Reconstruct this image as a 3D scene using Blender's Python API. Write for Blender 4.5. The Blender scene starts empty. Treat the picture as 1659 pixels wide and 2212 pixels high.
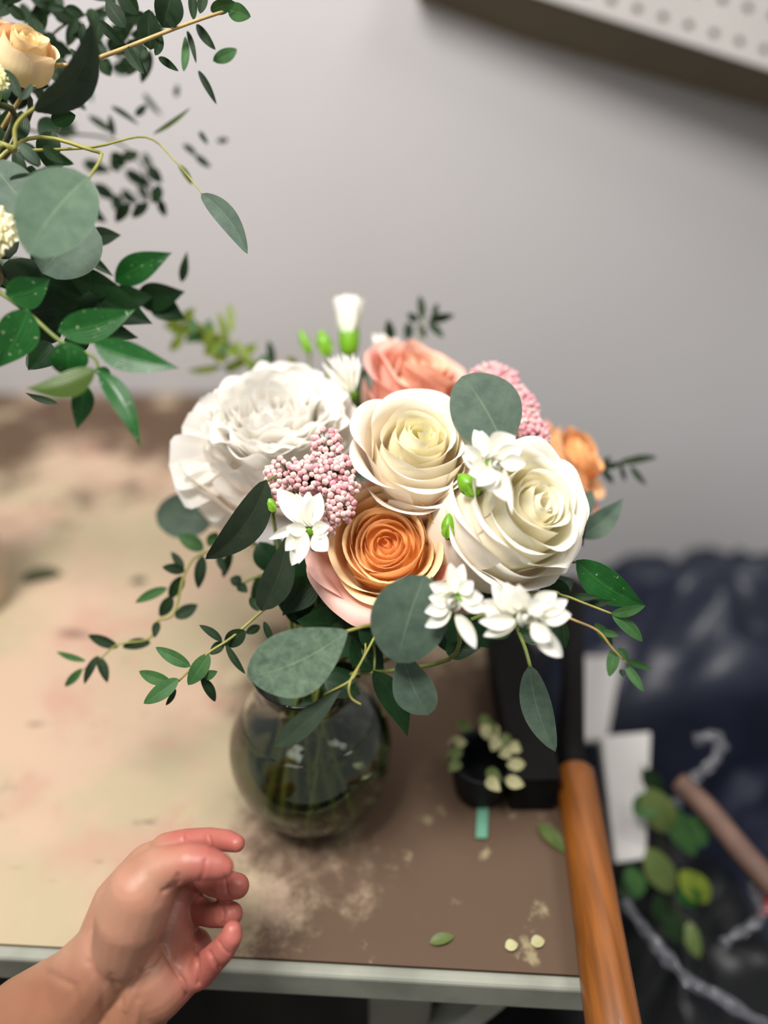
import bpy, math, random
from mathutils import Vector, Matrix, noise
random.seed(7)
R = math.radians
S = bpy.context.scene
COL = S.collection

# ------------------------------------------------------------------ camera
F_PX = 1660.0
PITCH = R(35)
CAM = Vector((0, 0, 1.40))
FWD = Vector((0, math.cos(PITCH), -math.sin(PITCH)))
UPV = Vector((0, math.sin(PITCH), math.cos(PITCH)))
RGT = Vector((1, 0, 0))
cd = bpy.data.cameras.new('camera')
cam = bpy.data.objects.new('camera', cd)
COL.objects.link(cam)
cam.location = CAM
cam.rotation_euler = (R(90) - PITCH, 0, 0)
cd.sensor_fit = 'VERTICAL'
cd.sensor_height = 36
cd.lens = 36 * F_PX / 2212
cd.clip_start = 0.01
cd.dof.use_dof = True
cd.dof.focus_distance = 0.442
cd.dof.aperture_fstop = cd.lens / 19.0
S.camera = cam

# ------------------------------------------------------------------ world, lamps, exposure
def srgb(r, g, b):
    def f(c):
        c /= 255.0
        return c / 12.92 if c <= 0.04045 else ((c + 0.055) / 1.055) ** 2.4
    return (f(r), f(g), f(b))

w = bpy.data.worlds.new('world')
S.world = w
w.use_nodes = True
w.node_tree.nodes['Background'].inputs[0].default_value = (1.0, 0.985, 0.96, 1)
w.node_tree.nodes['Background'].inputs[1].default_value = 0.34

def area(name, loc, target, size, power, col):
    l = bpy.data.lights.new(name, 'AREA')
    l.shape = 'SQUARE'
    l.size = size
    l.energy = power
    l.color = col
    o = bpy.data.objects.new(name, l)
    COL.objects.link(o)
    o.location = loc
    o.rotation_euler = (Vector(target) - Vector(loc)).to_track_quat('-Z', 'Y').to_euler()
    return o

area('ceiling_lamp_main', (-0.40, 0.0, 2.55), (-0.02, 0.6, 1.1), 0.45, 38, (1.0, 0.965, 0.93))
area('ceiling_lamp_side', (0.75, 0.35, 2.6), (0.1, 0.6, 1.1), 0.5, 11, (1.0, 0.96, 0.92))
vs = S.view_settings
vs.view_transform = 'Standard'
vs.look = 'None'
vs.gamma = 1
vs.use_curve_mapping = False
vs.exposure = 0.0

# ------------------------------------------------------------------ mapping helpers
TZ = 0.90
def P(px, py, d):
    return CAM + FWD * d + RGT * ((px - 829.5) / F_PX * d) + UPV * ((1106 - py) / F_PX * d)
def PZ(px, py, z):
    v = FWD + RGT * ((px - 829.5) / F_PX) + UPV * ((1106 - py) / F_PX)
    return CAM + v * ((z - CAM.z) / v.z)
def V(a, b, c):
    return (RGT * a + UPV * b - FWD * c).normalized()
def to_cam(p):
    return (CAM - p).normalized()

# ------------------------------------------------------------------ materials
MATS = {}
def new_mat(name):
    m = bpy.data.materials.new(name)
    m.use_nodes = True
    MATS[name] = m
    return m, m.node_tree, m.node_tree.nodes['Principled BSDF']
def N(nt, t, **k):
    n = nt.nodes.new(t)
    for a, b in k.items():
        setattr(n, a, b)
    return n
def rgba(c):
    return (c[0], c[1], c[2], 1)
def plain(name, c, rough=0.5, spec=0.5, metal=0, noise_scale=0, noise_amt=0.15, bump=0, c2=None, coat=0):
    m, nt, b = new_mat(name)
    b.inputs['Roughness'].default_value = rough
    b.inputs['Metallic'].default_value = metal
    b.inputs['Specular IOR Level'].default_value = spec
    b.inputs['Coat Weight'].default_value = coat
    b.inputs['Base Color'].default_value = rgba(c)
    if noise_scale:
        tc = N(nt, 'ShaderNodeTexCoord')
        no = N(nt, 'ShaderNodeTexNoise')
        no.inputs['Scale'].default_value = noise_scale
        no.inputs['Detail'].default_value = 6
        nt.links.new(tc.outputs['Object'], no.inputs['Vector'])
        mx = N(nt, 'ShaderNodeMix', data_type='RGBA')
        mx.inputs['A'].default_value = rgba(c)
        mx.inputs['B'].default_value = rgba(c2 if c2 else [x * (1 - noise_amt * 2) for x in c])
        rp = N(nt, 'ShaderNodeMapRange')
        rp.inputs['From Min'].default_value = 0.35
        rp.inputs['From Max'].default_value = 0.65
        nt.links.new(no.outputs['Fac'], rp.inputs['Value'])
        nt.links.new(rp.outputs['Result'], mx.inputs['Factor'])
        nt.links.new(mx.outputs['Result'], b.inputs['Base Color'])
        if bump:
            bm_ = N(nt, 'ShaderNodeBump')
            bm_.inputs['Strength'].default_value = bump
            bm_.inputs['Distance'].default_value = 0.002
            nt.links.new(no.outputs['Fac'], bm_.inputs['Height'])
            nt.links.new(bm_.outputs['Normal'], b.inputs['Normal'])
    return m

def petal_mat(name, rough=0.55, trans=0.25, bump=0.25):
    m, nt, b = new_mat(name)
    at = N(nt, 'ShaderNodeAttribute', attribute_name='Col')
    nt.links.new(at.outputs['Color'], b.inputs['Base Color'])
    b.inputs['Roughness'].default_value = rough
    b.inputs['Specular IOR Level'].default_value = 0.3
    uv = N(nt, 'ShaderNodeUVMap', uv_map='UVMap')
    mp = N(nt, 'ShaderNodeMapping')
    mp.inputs['Scale'].default_value = (22, 3, 1)
    no = N(nt, 'ShaderNodeTexNoise')
    no.inputs['Scale'].default_value = 1.0
    no.inputs['Detail'].default_value = 4
    bp = N(nt, 'ShaderNodeBump')
    bp.inputs['Strength'].default_value = bump
    bp.inputs['Distance'].default_value = 0.0006
    nt.links.new(uv.outputs['UV'], mp.inputs['Vector'])
    nt.links.new(mp.outputs['Vector'], no.inputs['Vector'])
    nt.links.new(no.outputs['Fac'], bp.inputs['Height'])
    nt.links.new(bp.outputs['Normal'], b.inputs['Normal'])
    tr = N(nt, 'ShaderNodeBsdfTranslucent')
    nt.links.new(at.outputs['Color'], tr.inputs['Color'])
    mx = N(nt, 'ShaderNodeMixShader')
    mx.inputs[0].default_value = trans
    out = nt.nodes['Material Output']
    nt.links.new(b.outputs[0], mx.inputs[1])
    nt.links.new(tr.outputs[0], mx.inputs[2])
    nt.links.new(mx.outputs[0], out.inputs['Surface'])
    return m

def leaf_mat(name, c, c2, rough, vein, spec=0.4, vein_w=0.02, mottle=25, stripes=0.0, fleck=0.0, back=None, trans=0.12):
    m, nt, b = new_mat(name)
    L = nt.links.new
    b.inputs['Roughness'].default_value = rough
    b.inputs['Specular IOR Level'].default_value = spec
    uv = N(nt, 'ShaderNodeUVMap', uv_map='UVMap')
    sp = N(nt, 'ShaderNodeSeparateXYZ')
    L(uv.outputs['UV'], sp.inputs[0])
    tc = N(nt, 'ShaderNodeTexCoord')
    no = N(nt, 'ShaderNodeTexNoise')
    no.inputs['Scale'].default_value = mottle * 4
    no.inputs['Detail'].default_value = 7
    no.inputs['Roughness'].default_value = 0.65
    L(tc.outputs['Object'], no.inputs['Vector'])
    rp = N(nt, 'ShaderNodeMapRange')
    rp.inputs['From Min'].default_value = 0.35
    rp.inputs['From Max'].default_value = 0.68
    L(no.outputs['Fac'], rp.inputs['Value'])
    mx = N(nt, 'ShaderNodeMix', data_type='RGBA')
    mx.inputs['A'].default_value = rgba(c)
    mx.inputs['B'].default_value = rgba(c2)
    L(rp.outputs['Result'], mx.inputs['Factor'])
    # midrib: |u - .5| small, fading towards the tip
    a = N(nt, 'ShaderNodeMath', operation='SUBTRACT'); a.inputs[1].default_value = 0.5
    L(sp.outputs['X'], a.inputs[0])
    ab = N(nt, 'ShaderNodeMath', operation='ABSOLUTE'); L(a.outputs[0], ab.inputs[0])
    r2 = N(nt, 'ShaderNodeMapRange')
    r2.inputs['From Min'].default_value = 0.0
    r2.inputs['From Max'].default_value = vein_w
    r2.inputs['To Min'].default_value = 0.55
    r2.inputs['To Max'].default_value = 0.0
    L(ab.outputs[0], r2.inputs['Value'])
    r3 = N(nt, 'ShaderNodeMapRange')
    r3.inputs['From Min'].default_value = 0.55
    r3.inputs['From Max'].default_value = 0.95
    r3.inputs['To Min'].default_value = 1.0
    r3.inputs['To Max'].default_value = 0.1
    L(sp.outputs['Y'], r3.inputs['Value'])
    mu = N(nt, 'ShaderNodeMath', operation='MULTIPLY')
    L(r2.outputs['Result'], mu.inputs[0]); L(r3.outputs['Result'], mu.inputs[1])
    m2 = N(nt, 'ShaderNodeMix', data_type='RGBA')
    L(mx.outputs['Result'], m2.inputs['A'])
    m2.inputs['B'].default_value = rgba(vein)
    L(mu.outputs[0], m2.inputs['Factor'])
    last = m2
    # pale outermost margin
    r5 = N(nt, 'ShaderNodeMapRange')
    r5.inputs['From Min'].default_value = 0.485
    r5.inputs['From Max'].default_value = 0.5
    r5.inputs['To Max'].default_value = 0.35
    L(ab.outputs[0], r5.inputs['Value'])
    m5 = N(nt, 'ShaderNodeMix', data_type='RGBA')
    L(last.outputs['Result'], m5.inputs['A'])
    m5.inputs['B'].default_value = rgba(vein)
    L(r5.outputs['Result'], m5.inputs['Factor'])
    last = m5
    if fleck:
        n3 = N(nt, 'ShaderNodeTexNoise')
        n3.inputs['Scale'].default_value = 420
        n3.inputs['Detail'].default_value = 3
        L(tc.outputs['Object'], n3.inputs['Vector'])
        r4 = N(nt, 'ShaderNodeMapRange')
        r4.inputs['From Min'].default_value = 0.66
        r4.inputs['From Max'].default_value = 0.74
        r4.inputs['To Max'].default_value = fleck
        L(n3.outputs['Fac'], r4.inputs['Value'])
        m3 = N(nt, 'ShaderNodeMix', data_type='RGBA')
        L(last.outputs['Result'], m3.inputs['A'])
        m3.inputs['B'].default_value = rgba(srgb(170, 185, 150))
        L(r4.outputs['Result'], m3.inputs['Factor'])
        last = m3
    if back:
        ge = N(nt, 'ShaderNodeNewGeometry')
        m4 = N(nt, 'ShaderNodeMix', data_type='RGBA')
        L(ge.outputs['Backfacing'], m4.inputs['Factor'])
        L(last.outputs['Result'], m4.inputs['A'])
        m4.inputs['B'].default_value = rgba(back)
        last = m4
    L(last.outputs['Result'], b.inputs['Base Color'])
    # relief: side veins
    wv = N(nt, 'ShaderNodeMath', operation='MULTIPLY'); wv.inputs[1].default_value = 60 if stripes else 1
    L(sp.outputs['X'], wv.inputs[0])
    sn = N(nt, 'ShaderNodeMath', operation='SINE'); L(wv.outputs[0], sn.inputs[0])
    ad = N(nt, 'ShaderNodeMath', operation='MULTIPLY_ADD')
    ad.inputs[1].default_value = stripes
    L(sn.outputs[0], ad.inputs[0]); L(no.outputs['Fac'], ad.inputs[2])
    bp = N(nt, 'ShaderNodeBump')
    bp.inputs['Strength'].default_value = 0.35
    bp.inputs['Distance'].default_value = 0.0006
    L(ad.outputs[0], bp.inputs['Height'])
    L(bp.outputs['Normal'], b.inputs['Normal'])
    tr = N(nt, 'ShaderNodeBsdfTranslucent')
    L(last.outputs['Result'], tr.inputs['Color'])
    ms = N(nt, 'ShaderNodeMixShader'); ms.inputs[0].default_value = trans
    L(b.outputs[0], ms.inputs[1]); L(tr.outputs[0], ms.inputs[2])
    L(ms.outputs[0], nt.nodes['Material Output'].inputs['Surface'])
    return m

PET = petal_mat('petal_soft')
WAX = petal_mat('petal_waxy', rough=0.42, trans=0.15, bump=0.15)
EUC = leaf_mat('eucalyptus_leaf', srgb(66, 84, 72), srgb(86, 104, 88), 0.62, srgb(122, 138, 110), spec=0.25)
EUCP = leaf_mat('eucalyptus_leaf_pale', srgb(98, 124, 104), srgb(120, 144, 122), 0.6, srgb(160, 180, 146), spec=0.25)
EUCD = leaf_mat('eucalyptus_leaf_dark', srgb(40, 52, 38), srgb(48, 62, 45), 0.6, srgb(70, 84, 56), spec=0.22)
RUS = leaf_mat('ruscus_leaf', srgb(18, 74, 24), srgb(30, 88, 32), 0.34, srgb(70, 130, 62), spec=0.4, vein_w=0.02, stripes=0.12, fleck=0.7, back=srgb(72, 94, 38))
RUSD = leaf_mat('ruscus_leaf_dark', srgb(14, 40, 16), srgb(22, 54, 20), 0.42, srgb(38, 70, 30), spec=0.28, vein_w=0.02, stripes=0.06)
SML = leaf_mat('small_leaf', srgb(48, 86, 46), srgb(66, 104, 56), 0.55, srgb(92, 124, 70), vein_w=0.05, spec=0.22)
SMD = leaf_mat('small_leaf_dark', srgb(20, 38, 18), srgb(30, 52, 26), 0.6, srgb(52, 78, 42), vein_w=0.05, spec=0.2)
YEL = leaf_mat('boxwood_leaf_yellow', srgb(104, 128, 40), srgb(134, 150, 50), 0.45, srgb(170, 175, 70), vein_w=0.06, trans=0.25)
OLV = leaf_mat('olive_leaf', srgb(98, 112, 60), srgb(80, 100, 50), 0.5, srgb(130, 140, 80))
BUDG = plain('green_bud', srgb(112, 168, 28), 0.4, noise_scale=300, noise_amt=0.1)
STEMG = plain('stem_green', srgb(108, 122, 56), 0.55, noise_scale=120, noise_amt=0.15)
STEMY = plain('stem_yellow', srgb(150, 148, 70), 0.5, noise_scale=90, noise_amt=0.15)
STEMB = plain('stem_tan', srgb(190, 160, 100), 0.55, noise_scale=90, noise_amt=0.2)
STEMD = plain('stem_dark', srgb(58, 66, 30), 0.5, noise_scale=90, noise_amt=0.2)

# ------------------------------------------------------------------ object helpers
def mesh(name, verts, faces, mat, parent=None, smooth=True, uvs=None, cols=None):
    off = parent_origin(parent)
    me = bpy.data.meshes.new(name)
    me.from_pydata([tuple(Vector(v) - off) for v in verts], [], faces)
    if smooth:
        me.polygons.foreach_set('use_smooth', [True] * len(me.polygons))
    if uvs is not None:
        ul = me.uv_layers.new(name='UVMap')
        data = []
        for l in me.loops:
            data.extend(uvs[l.vertex_index])
        ul.data.foreach_set('uv', data)
    if cols is not None:
        ca = me.color_attributes.new('Col', 'FLOAT_COLOR', 'POINT')
        flat = []
        for c in cols:
            flat.extend((c[0], c[1], c[2], 1))
        ca.data.foreach_set('color', flat)
    me.materials.append(mat)
    o = bpy.data.objects.new(name, me)
    COL.objects.link(o)
    if parent:
        o.parent = parent
    return o
def parent_origin(p):
    v = Vector((0, 0, 0))
    while p:
        v = v + p.location
        p = p.parent
    return v
def tag(o, label, cat, group=None, kind=None):
    if label: o['label'] = label
    if cat: o['category'] = cat
    if group: o['group'] = group
    if kind: o['kind'] = kind
    return o
def thing(name, loc, label, cat, group=None):
    o = bpy.data.objects.new(name, None)
    o.empty_display_size = 0.01
    COL.objects.link(o)
    o.location = loc
    return tag(o, label, cat, group)

def smooth_path(pts, n=6):
    pts = [Vector(p) for p in pts]
    if len(pts) < 3:
        return [pts[0].lerp(pts[-1], i / n) for i in range(n + 1)]
    out = []
    for i in range(len(pts) - 1):
        p0 = pts[max(i - 1, 0)]; p1 = pts[i]; p2 = pts[i + 1]; p3 = pts[min(i + 2, len(pts) - 1)]
        for k in range(n):
            t = k / n
            out.append(0.5 * ((2 * p1) + (p2 - p0) * t + (2 * p0 - 5 * p1 + 4 * p2 - p3) * t * t + (3 * p1 - p0 - 3 * p2 + p3) * t ** 3))
    out.append(pts[-1])
    return out
def tube_geo(pts, rads, seg=8, verts=None, faces=None):
    verts = [] if verts is None else verts
    faces = [] if faces is None else faces
    b0 = len(verts)
    n = len(pts)
    nrm = None
    for i, p in enumerate(pts):
        t = (pts[min(i + 1, n - 1)] - pts[max(i - 1, 0)])
        t = t.normalized() if t.length > 1e-9 else Vector((0, 0, 1))
        if nrm is None:
            nrm = t.orthogonal().normalized()
        nrm = (nrm - t * nrm.dot(t))
        nrm = nrm.normalized() if nrm.length > 1e-6 else t.orthogonal().normalized()
        bi = t.cross(nrm)
        r = rads[i] if hasattr(rads, '__len__') else rads
        for k in range(seg):
            a = 2 * math.pi * k / seg
            verts.append(p + nrm * (math.cos(a) * r) + bi * (math.sin(a) * r))
    for i in range(n - 1):
        for k in range(seg):
            a = b0 + i * seg + k; b = b0 + i * seg + (k + 1) % seg
            faces.append((a, b, b + seg, a + seg))
    faces.append(tuple(b0 + k for k in reversed(range(seg))))
    faces.append(tuple(b0 + (n - 1) * seg + k for k in range(seg)))
    return verts, faces
def tube(name, pts, r0, r1, mat, parent, n=6, seg=8):
    sp = smooth_path(pts, n)
    rr = [r0 + (r1 - r0) * i / (len(sp) - 1) for i in range(len(sp))]
    v, f = tube_geo(sp, rr, seg)
    return mesh(name, v, f, mat, parent)
def box_geo(cs):
    # cs: 8 corners, bottom loop then top loop
    return cs, [(3, 2, 1, 0), (4, 5, 6, 7), (0, 1, 5, 4), (1, 2, 6, 5), (2, 3, 7, 6), (3, 0, 4, 7)]
def box(name, lo, hi, mat, parent=None, bev=0.0):
    x0, y0, z0 = lo; x1, y1, z1 = hi
    c = [(x0, y0, z0), (x1, y0, z0), (x1, y1, z0), (x0, y1, z0), (x0, y0, z1), (x1, y0, z1), (x1, y1, z1), (x0, y1, z1)]
    v, f = box_geo(c)
    o = mesh(name, v, f, mat, parent, smooth=False)
    if bev:
        b = o.modifiers.new('b', 'BEVEL'); b.width = bev; b.segments = 3
    return o

# ------------------------------------------------------------------ leaf / flat petal surface
def prof(kind, v):
    if kind == 'round':
        return max(0.0, math.sin(math.pi * v ** 0.92)) ** 0.55
    if kind == 'oval':
        return max(0.0, math.sin(math.pi * v ** 0.85)) ** 0.72
    if kind == 'obovate':
        return max(0.0, math.sin(math.pi * v ** 1.22)) ** 0.68
    if kind == 'lance':
        return max(0.0, math.sin(math.pi * v ** 0.72)) ** 1.05
    if kind == 'spoon':      # narrow at the base, broad blunt end
        return max(0.0, math.sin(math.pi * v ** 1.45)) ** 0.6
    if kind == 'drop':       # wide petal, pointed tip
        return max(0.0, math.sin(math.pi * v ** 0.95)) ** 0.85
    if kind == 'fan':        # broad ruffled end
        return 0.25 + 0.75 * math.sin(math.pi / 2 * min(1, v * 1.25)) if v < 0.8 else math.sqrt(max(0, 1 - ((v - 0.8) / 0.2) ** 2.2))
    return math.sin(math.pi * v)
def leaf_geo(B, T, wid, kind='oval', roll=0.0, arch=0.0, bend=0.0, fold=0.15, cup=0.0, wave=0.0, nu=8, nv=14, ncam=None):
    a = T - B
    Ln = a.length
    ah = a.normalized()
    n0 = ncam if ncam is not None else to_cam((B + T) * 0.5)
    n = (n0 - ah * n0.dot(ah))
    n = n.normalized() if n.length > 1e-4 else ah.orthogonal().normalized()
    s = ah.cross(n).normalized()
    rot = Matrix.Rotation(roll, 3, ah)
    n = rot @ n; s = rot @ s
    vs_, uv = [], []
    ph = random.random() * 6.28
    for j in range(nv + 1):
        v = j / nv
        hw = prof(kind, v) * wid * 0.5
        c = 4 * v * (1 - v)
        for i in range(nu + 1):
            u = i / nu * 2 - 1
            side = u * hw + bend * Ln * c
            h = arch * Ln * c + fold * abs(u) * hw - cup * Ln * (1 - u * u) * math.sin(math.pi * min(v * 1.1, 1))
            h += wave * wid * math.sin(v * 9 + ph + u) * u * u
            vs_.append(B + a * v + s * side + n * h)
            uv.append(((u + 1) / 2, v))
    fs = []
    for j in range(nv):
        for i in range(nu):
            p = j * (nu + 1) + i
            fs.append((p, p + 1, p + nu + 2, p + nu + 1))
    return vs_, fs, uv
def pxw(w_px, d):
    return w_px / F_PX * d
def leaf(parent, b, t, wpx, d, mat, kind='oval', d2=None, name='leaf', **k):
    d2 = d if d2 is None else d2
    B = P(b[0], b[1], d); T = P(t[0], t[1], d2)
    v, f, uv = leaf_geo(B, T, pxw(wpx, (d + d2) / 2), kind, **k)
    return mesh(name, v, f, mat, parent, uvs=uv)
def fpetal(parent, b, t, wpx, d, cb, ct, kind='drop', d2=None, mat=None, name='petal', **k):
    d2 = d if d2 is None else d2
    B = P(b[0], b[1], d); T = P(t[0], t[1], d2)
    k.setdefault('nu', 8); k.setdefault('nv', 12)
    v, f, uv = leaf_geo(B, T, pxw(wpx, (d + d2) / 2), kind, **k)
    cols = [[cb[i] + (ct[i] - cb[i]) * u_[1] for i in range(3)] for u_ in uv]
    return mesh(name, v, f, mat or PET, parent, uvs=uv, cols=cols)

# ------------------------------------------------------------------ cupped petals built around a flower axis
def keyval(keys, t):
    for (t0, a0), (t1, a1) in zip(keys, keys[1:]):
        if t <= t1:
            k = (t - t0) / (t1 - t0)
            k = k * k * (3 - 2 * k)
            return a0 + (a1 - a0) * k
    return keys[-1][1]
def cup_petal(frame, theta, rim, zrim, L, psi, W, anchor=0.75, skew=0.0, edge=0.22, en=2.6, rc=1.0, ruffle=0.0, rfreq=5,
              side=0.0, notch=0.0, nu=12, nv=14, zt=0.0):
    """frame=(origin, ex, ey, ez); psi=[(t,deg)..] elevation of the petal's spine; rim = radius at t=anchor, zrim = height at t=1"""
    O, ex, ey, ez = frame
    M = 40
    rs, zs = [0.0], [0.0]
    for i in range(M):
        a = R(keyval(psi, (i + 0.5) / M))
        rs.append(rs[-1] + math.cos(a) * L / M)
        zs.append(zs[-1] + math.sin(a) * L / M)
    ra = rs[int(anchor * M)]
    zm = max(zs)
    ph = random.random() * 6.28; ph2 = random.random() * 6.28
    def at(t):
        x = min(max(t, 0), 1) * M
        i = min(int(x), M - 1); k = x - i
        return rs[i] + (rs[i + 1] - rs[i]) * k, zs[i] + (zs[i + 1] - zs[i]) * k, R(keyval(psi, min(max(t, 0), 1)))
    vs_, uv = [], []
    for j in range(nv + 1):
        v = j / nv
        for i in range(nu + 1):
            u = i / nu * 2 - 1
            te = v * (1 - edge * abs(u) ** en - notch * (0.5 + 0.5 * math.sin(u * rfreq * 1.7 + ph2)))
            r, z, a = at(te)
            r = max(rim + (r - ra), 0.0006) * (1 + skew * u)
            z = zrim + (z - zm) + zt * u
            wv = W * (0.42 + 0.58 * math.sin(math.pi / 2 * min(1, v * 1.35)))
            q = max(rim * rc, 0.3 * r, 0.002)
            ang = u * wv / q
            ang = max(-2.9, min(2.9, ang))
            lat = q * math.sin(ang)
            inn = q * (1 - math.cos(ang))
            nr, nz = math.sin(a), -math.cos(a)      # outward normal of the profile
            dn = ruffle * v ** 2.5 * math.sin(u * rfreq + ph) + side * abs(u) ** 4 * v
            rr = r - inn + nr * dn
            zz = z + nz * dn
            th = theta
            dx, dy = math.cos(th), math.sin(th)
            x = dx * rr - dy * lat
            y = dy * rr + dx * lat
            vs_.append(O + ex * x + ey * y + ez * zz)
            uv.append(((u + 1) / 2, v))
    fs = []
    for j in range(nv):
        for i in range(nu):
            p = j * (nu + 1) + i
            fs.append((p, p + 1, p + nu + 2, p + nu + 1))
    return vs_, fs, uv
def frame_of(O, ez, spin=0.0):
    ez = ez.normalized()
    ex = (RGT - ez * RGT.dot(ez)).normalized()
    ey = ez.cross(ex)
    c, s = math.cos(spin), math.sin(spin)
    return (O, ex * c + ey * s, ey * c - ex * s, ez)
def col_mesh(name, geo, cb, ct, mat, parent, p=1.0, jit=0.03):
    v, f, uv = geo
    j = 1 + random.uniform(-jit, jit)
    cols = [[(cb[i] + (ct[i] - cb[i]) * (u_[1] ** p)) * j for i in range(3)] for u_ in uv]
    return mesh(name, v, f, mat, parent, uvs=uv, cols=cols)

# vase position (needed by every stem)
VB = PZ(682, 1722, TZ)
NECK = VB + Vector((0.0, 0, 0.128))
def stem_into_vase(root, start, axis, mat=None, r=0.0022, via=None):
    a = random.uniform(0, 6.28)
    dirv = (start - NECK); dirv.z = 0
    nk = NECK + Vector((dirv.x * 0.08 + math.cos(a) * 0.009, dirv.y * 0.08 + math.sin(a) * 0.009, 0.0))
    bt = VB + Vector((-dirv.x * 0.12 + math.cos(a) * 0.018, -dirv.y * 0.12 + math.sin(a) * 0.016, 0.012))
    mid = start - axis * min(0.045, (start - nk).length * 0.35)
    mids = [P(*q) for q in via] if via else [mid]
    return tube('stem', [start] + mids + [nk.lerp(mids[-1], 0.2), nk, nk.lerp(bt, 0.5), bt], r, r * 0.95, mat or STEMG, root, n=6, seg=8)
def stem_left(root, start, d0, mat=None, r=0.0018):
    a = random.uniform(0, 6.28)
    nk = LNECK + Vector((math.cos(a) * 0.014, math.sin(a) * 0.014, 0))
    return tube('stem', [start, start + d0 * 0.04, nk + Vector((0, 0, 0.06)), nk, nk - Vector((0, 0, 0.09))], r, r, mat or STEMD, root, n=6, seg=6)

# ================================================================== THE ROOM
WALL_Y = 1.016
wall_m = plain('wall_paint', srgb(193, 191, 193), 0.75, 0.25, noise_scale=2.2, noise_amt=0.02, c2=srgb(188, 186, 186))
o = box('wall_back', (-1.6, WALL_Y, 0), (1.6, WALL_Y + 0.08, 2.7), wall_m); o['kind'] = 'structure'
floor_m = plain('floor_concrete', srgb(52, 50, 46), 0.8, 0.2, noise_scale=9, noise_amt=0.25)
o = box('floor', (-1.6, -1.3, -0.05), (1.6, WALL_Y, 0.0), floor_m); o['kind'] = 'structure'

# ------------------------------------------------------------------ the work table
def table_mat():
    m, nt, b = new_mat('worn_painted_board')
    L = nt.links.new
    tc = N(nt, 'ShaderNodeTexCoord')
    def noi(scale, det, off, r=0.6, sx=1, sy=1):
        mp = N(nt, 'ShaderNodeMapping'); mp.inputs['Location'].default_value = (off, off * 0.7, 0)
        mp.inputs['Scale'].default_value = (sx, sy, 1)
        n = N(nt, 'ShaderNodeTexNoise'); n.inputs['Scale'].default_value = scale
        n.inputs['Detail'].default_value = det; n.inputs['Roughness'].default_value = r
        L(tc.outputs['Object'], mp.inputs['Vector']); L(mp.outputs['Vector'], n.inputs['Vector'])
        return n.outputs['Fac']
    def ramp(x, lo, hi, t1=1.0):
        r = N(nt, 'ShaderNodeMapRange', interpolation_type='SMOOTHSTEP')
        r.inputs['From Min'].default_value = lo; r.inputs['From Max'].default_value = hi
        r.inputs['To Max'].default_value = t1
        L(x, r.inputs['Value']); return r.outputs['Result']
    def mix(a, bcol, f):
        x = N(nt, 'ShaderNodeMix', data_type='RGBA')
        if isinstance(a, tuple): x.inputs['A'].default_value = rgba(a)
        else: L(a, x.inputs['A'])
        x.inputs['B'].default_value = rgba(bcol)
        L(f, x.inputs['Factor']); return x.outputs['Result']
    c = mix(srgb(186, 160, 138), srgb(172, 158, 130), ramp(noi(7, 4, 1.3), 0.4, 0.62))
    c = mix(c, srgb(180, 142, 124), ramp(noi(11, 3, 4.1), 0.52, 0.68, 0.7))
    # worn brown board plus painted-in cast shadow, more to the right and by the wall
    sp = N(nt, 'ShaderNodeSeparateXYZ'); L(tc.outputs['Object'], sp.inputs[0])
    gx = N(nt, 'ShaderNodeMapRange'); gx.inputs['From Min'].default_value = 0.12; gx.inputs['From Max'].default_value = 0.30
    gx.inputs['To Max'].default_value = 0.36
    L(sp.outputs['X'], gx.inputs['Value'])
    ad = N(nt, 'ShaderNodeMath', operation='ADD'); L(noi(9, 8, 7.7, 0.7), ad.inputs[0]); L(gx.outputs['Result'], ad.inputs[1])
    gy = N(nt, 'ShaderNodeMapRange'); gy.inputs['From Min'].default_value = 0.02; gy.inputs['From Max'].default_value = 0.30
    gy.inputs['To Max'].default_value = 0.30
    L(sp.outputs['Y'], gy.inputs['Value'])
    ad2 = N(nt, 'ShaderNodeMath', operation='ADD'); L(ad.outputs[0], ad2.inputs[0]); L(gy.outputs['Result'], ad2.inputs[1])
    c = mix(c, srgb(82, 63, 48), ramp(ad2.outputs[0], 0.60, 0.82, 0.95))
    c = mix(c, srgb(74, 58, 46), ramp(noi(26, 6, 2.2, 0.6, 0.6, 1.6), 0.66, 0.78, 0.55))
    c = mix(c, srgb(92, 66, 62), ramp(noi(15, 2, 9.4, 0.5, 0.5, 1.6), 0.69, 0.76, 0.8))
    c = mix(c, srgb(176, 166, 128), ramp(noi(34, 4, 5.5), 0.63, 0.74, 0.55))
    L(c, b.inputs['Base Color'])
    b.inputs['Roughness'].default_value = 0.7
    b.inputs['Specular IOR Level'].default_value = 0.25
    bp = N(nt, 'ShaderNodeBump'); bp.inputs['Strength'].default_value = 0.3; bp.inputs['Distance'].default_value = 0.001
    L(noi(60, 8, 0.0), bp.inputs['Height']); L(bp.outputs['Normal'], b.inputs['Normal'])
    return m
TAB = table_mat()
edge_m = plain('edge_paint', srgb(150, 152, 140), 0.6, 0.3, noise_scale=30, noise_amt=0.12)
leg_m = plain('leg_paint', srgb(128, 126, 114), 0.65, 0.3, noise_scale=18, noise_amt=0.15)
tb = thing('work_table', (-0.3, 0.6, 0), 'worn beige painted work table with a chipped pale front edge, carrying the vase', 'table')
fl = PZ(-700, 2000, TZ); fr = PZ(1262, 2108, TZ)
fl = fr + (fl - fr) * (1.05 / (fr - fl).length)
TX1 = fr.x + 0.004
cs = [Vector((fl.x, fl.y, TZ - 0.018)), Vector((TX1, fr.y, TZ - 0.018)), Vector((TX1 + 0.012, WALL_Y - 0.002, TZ - 0.018)), Vector((fl.x, WALL_Y - 0.002, TZ - 0.018))]
v, f = box_geo(cs + [c + Vector((0, 0, 0.018)) for c in cs])
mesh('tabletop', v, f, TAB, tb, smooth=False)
dn = Vector((0, -0.009, 0))
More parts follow.
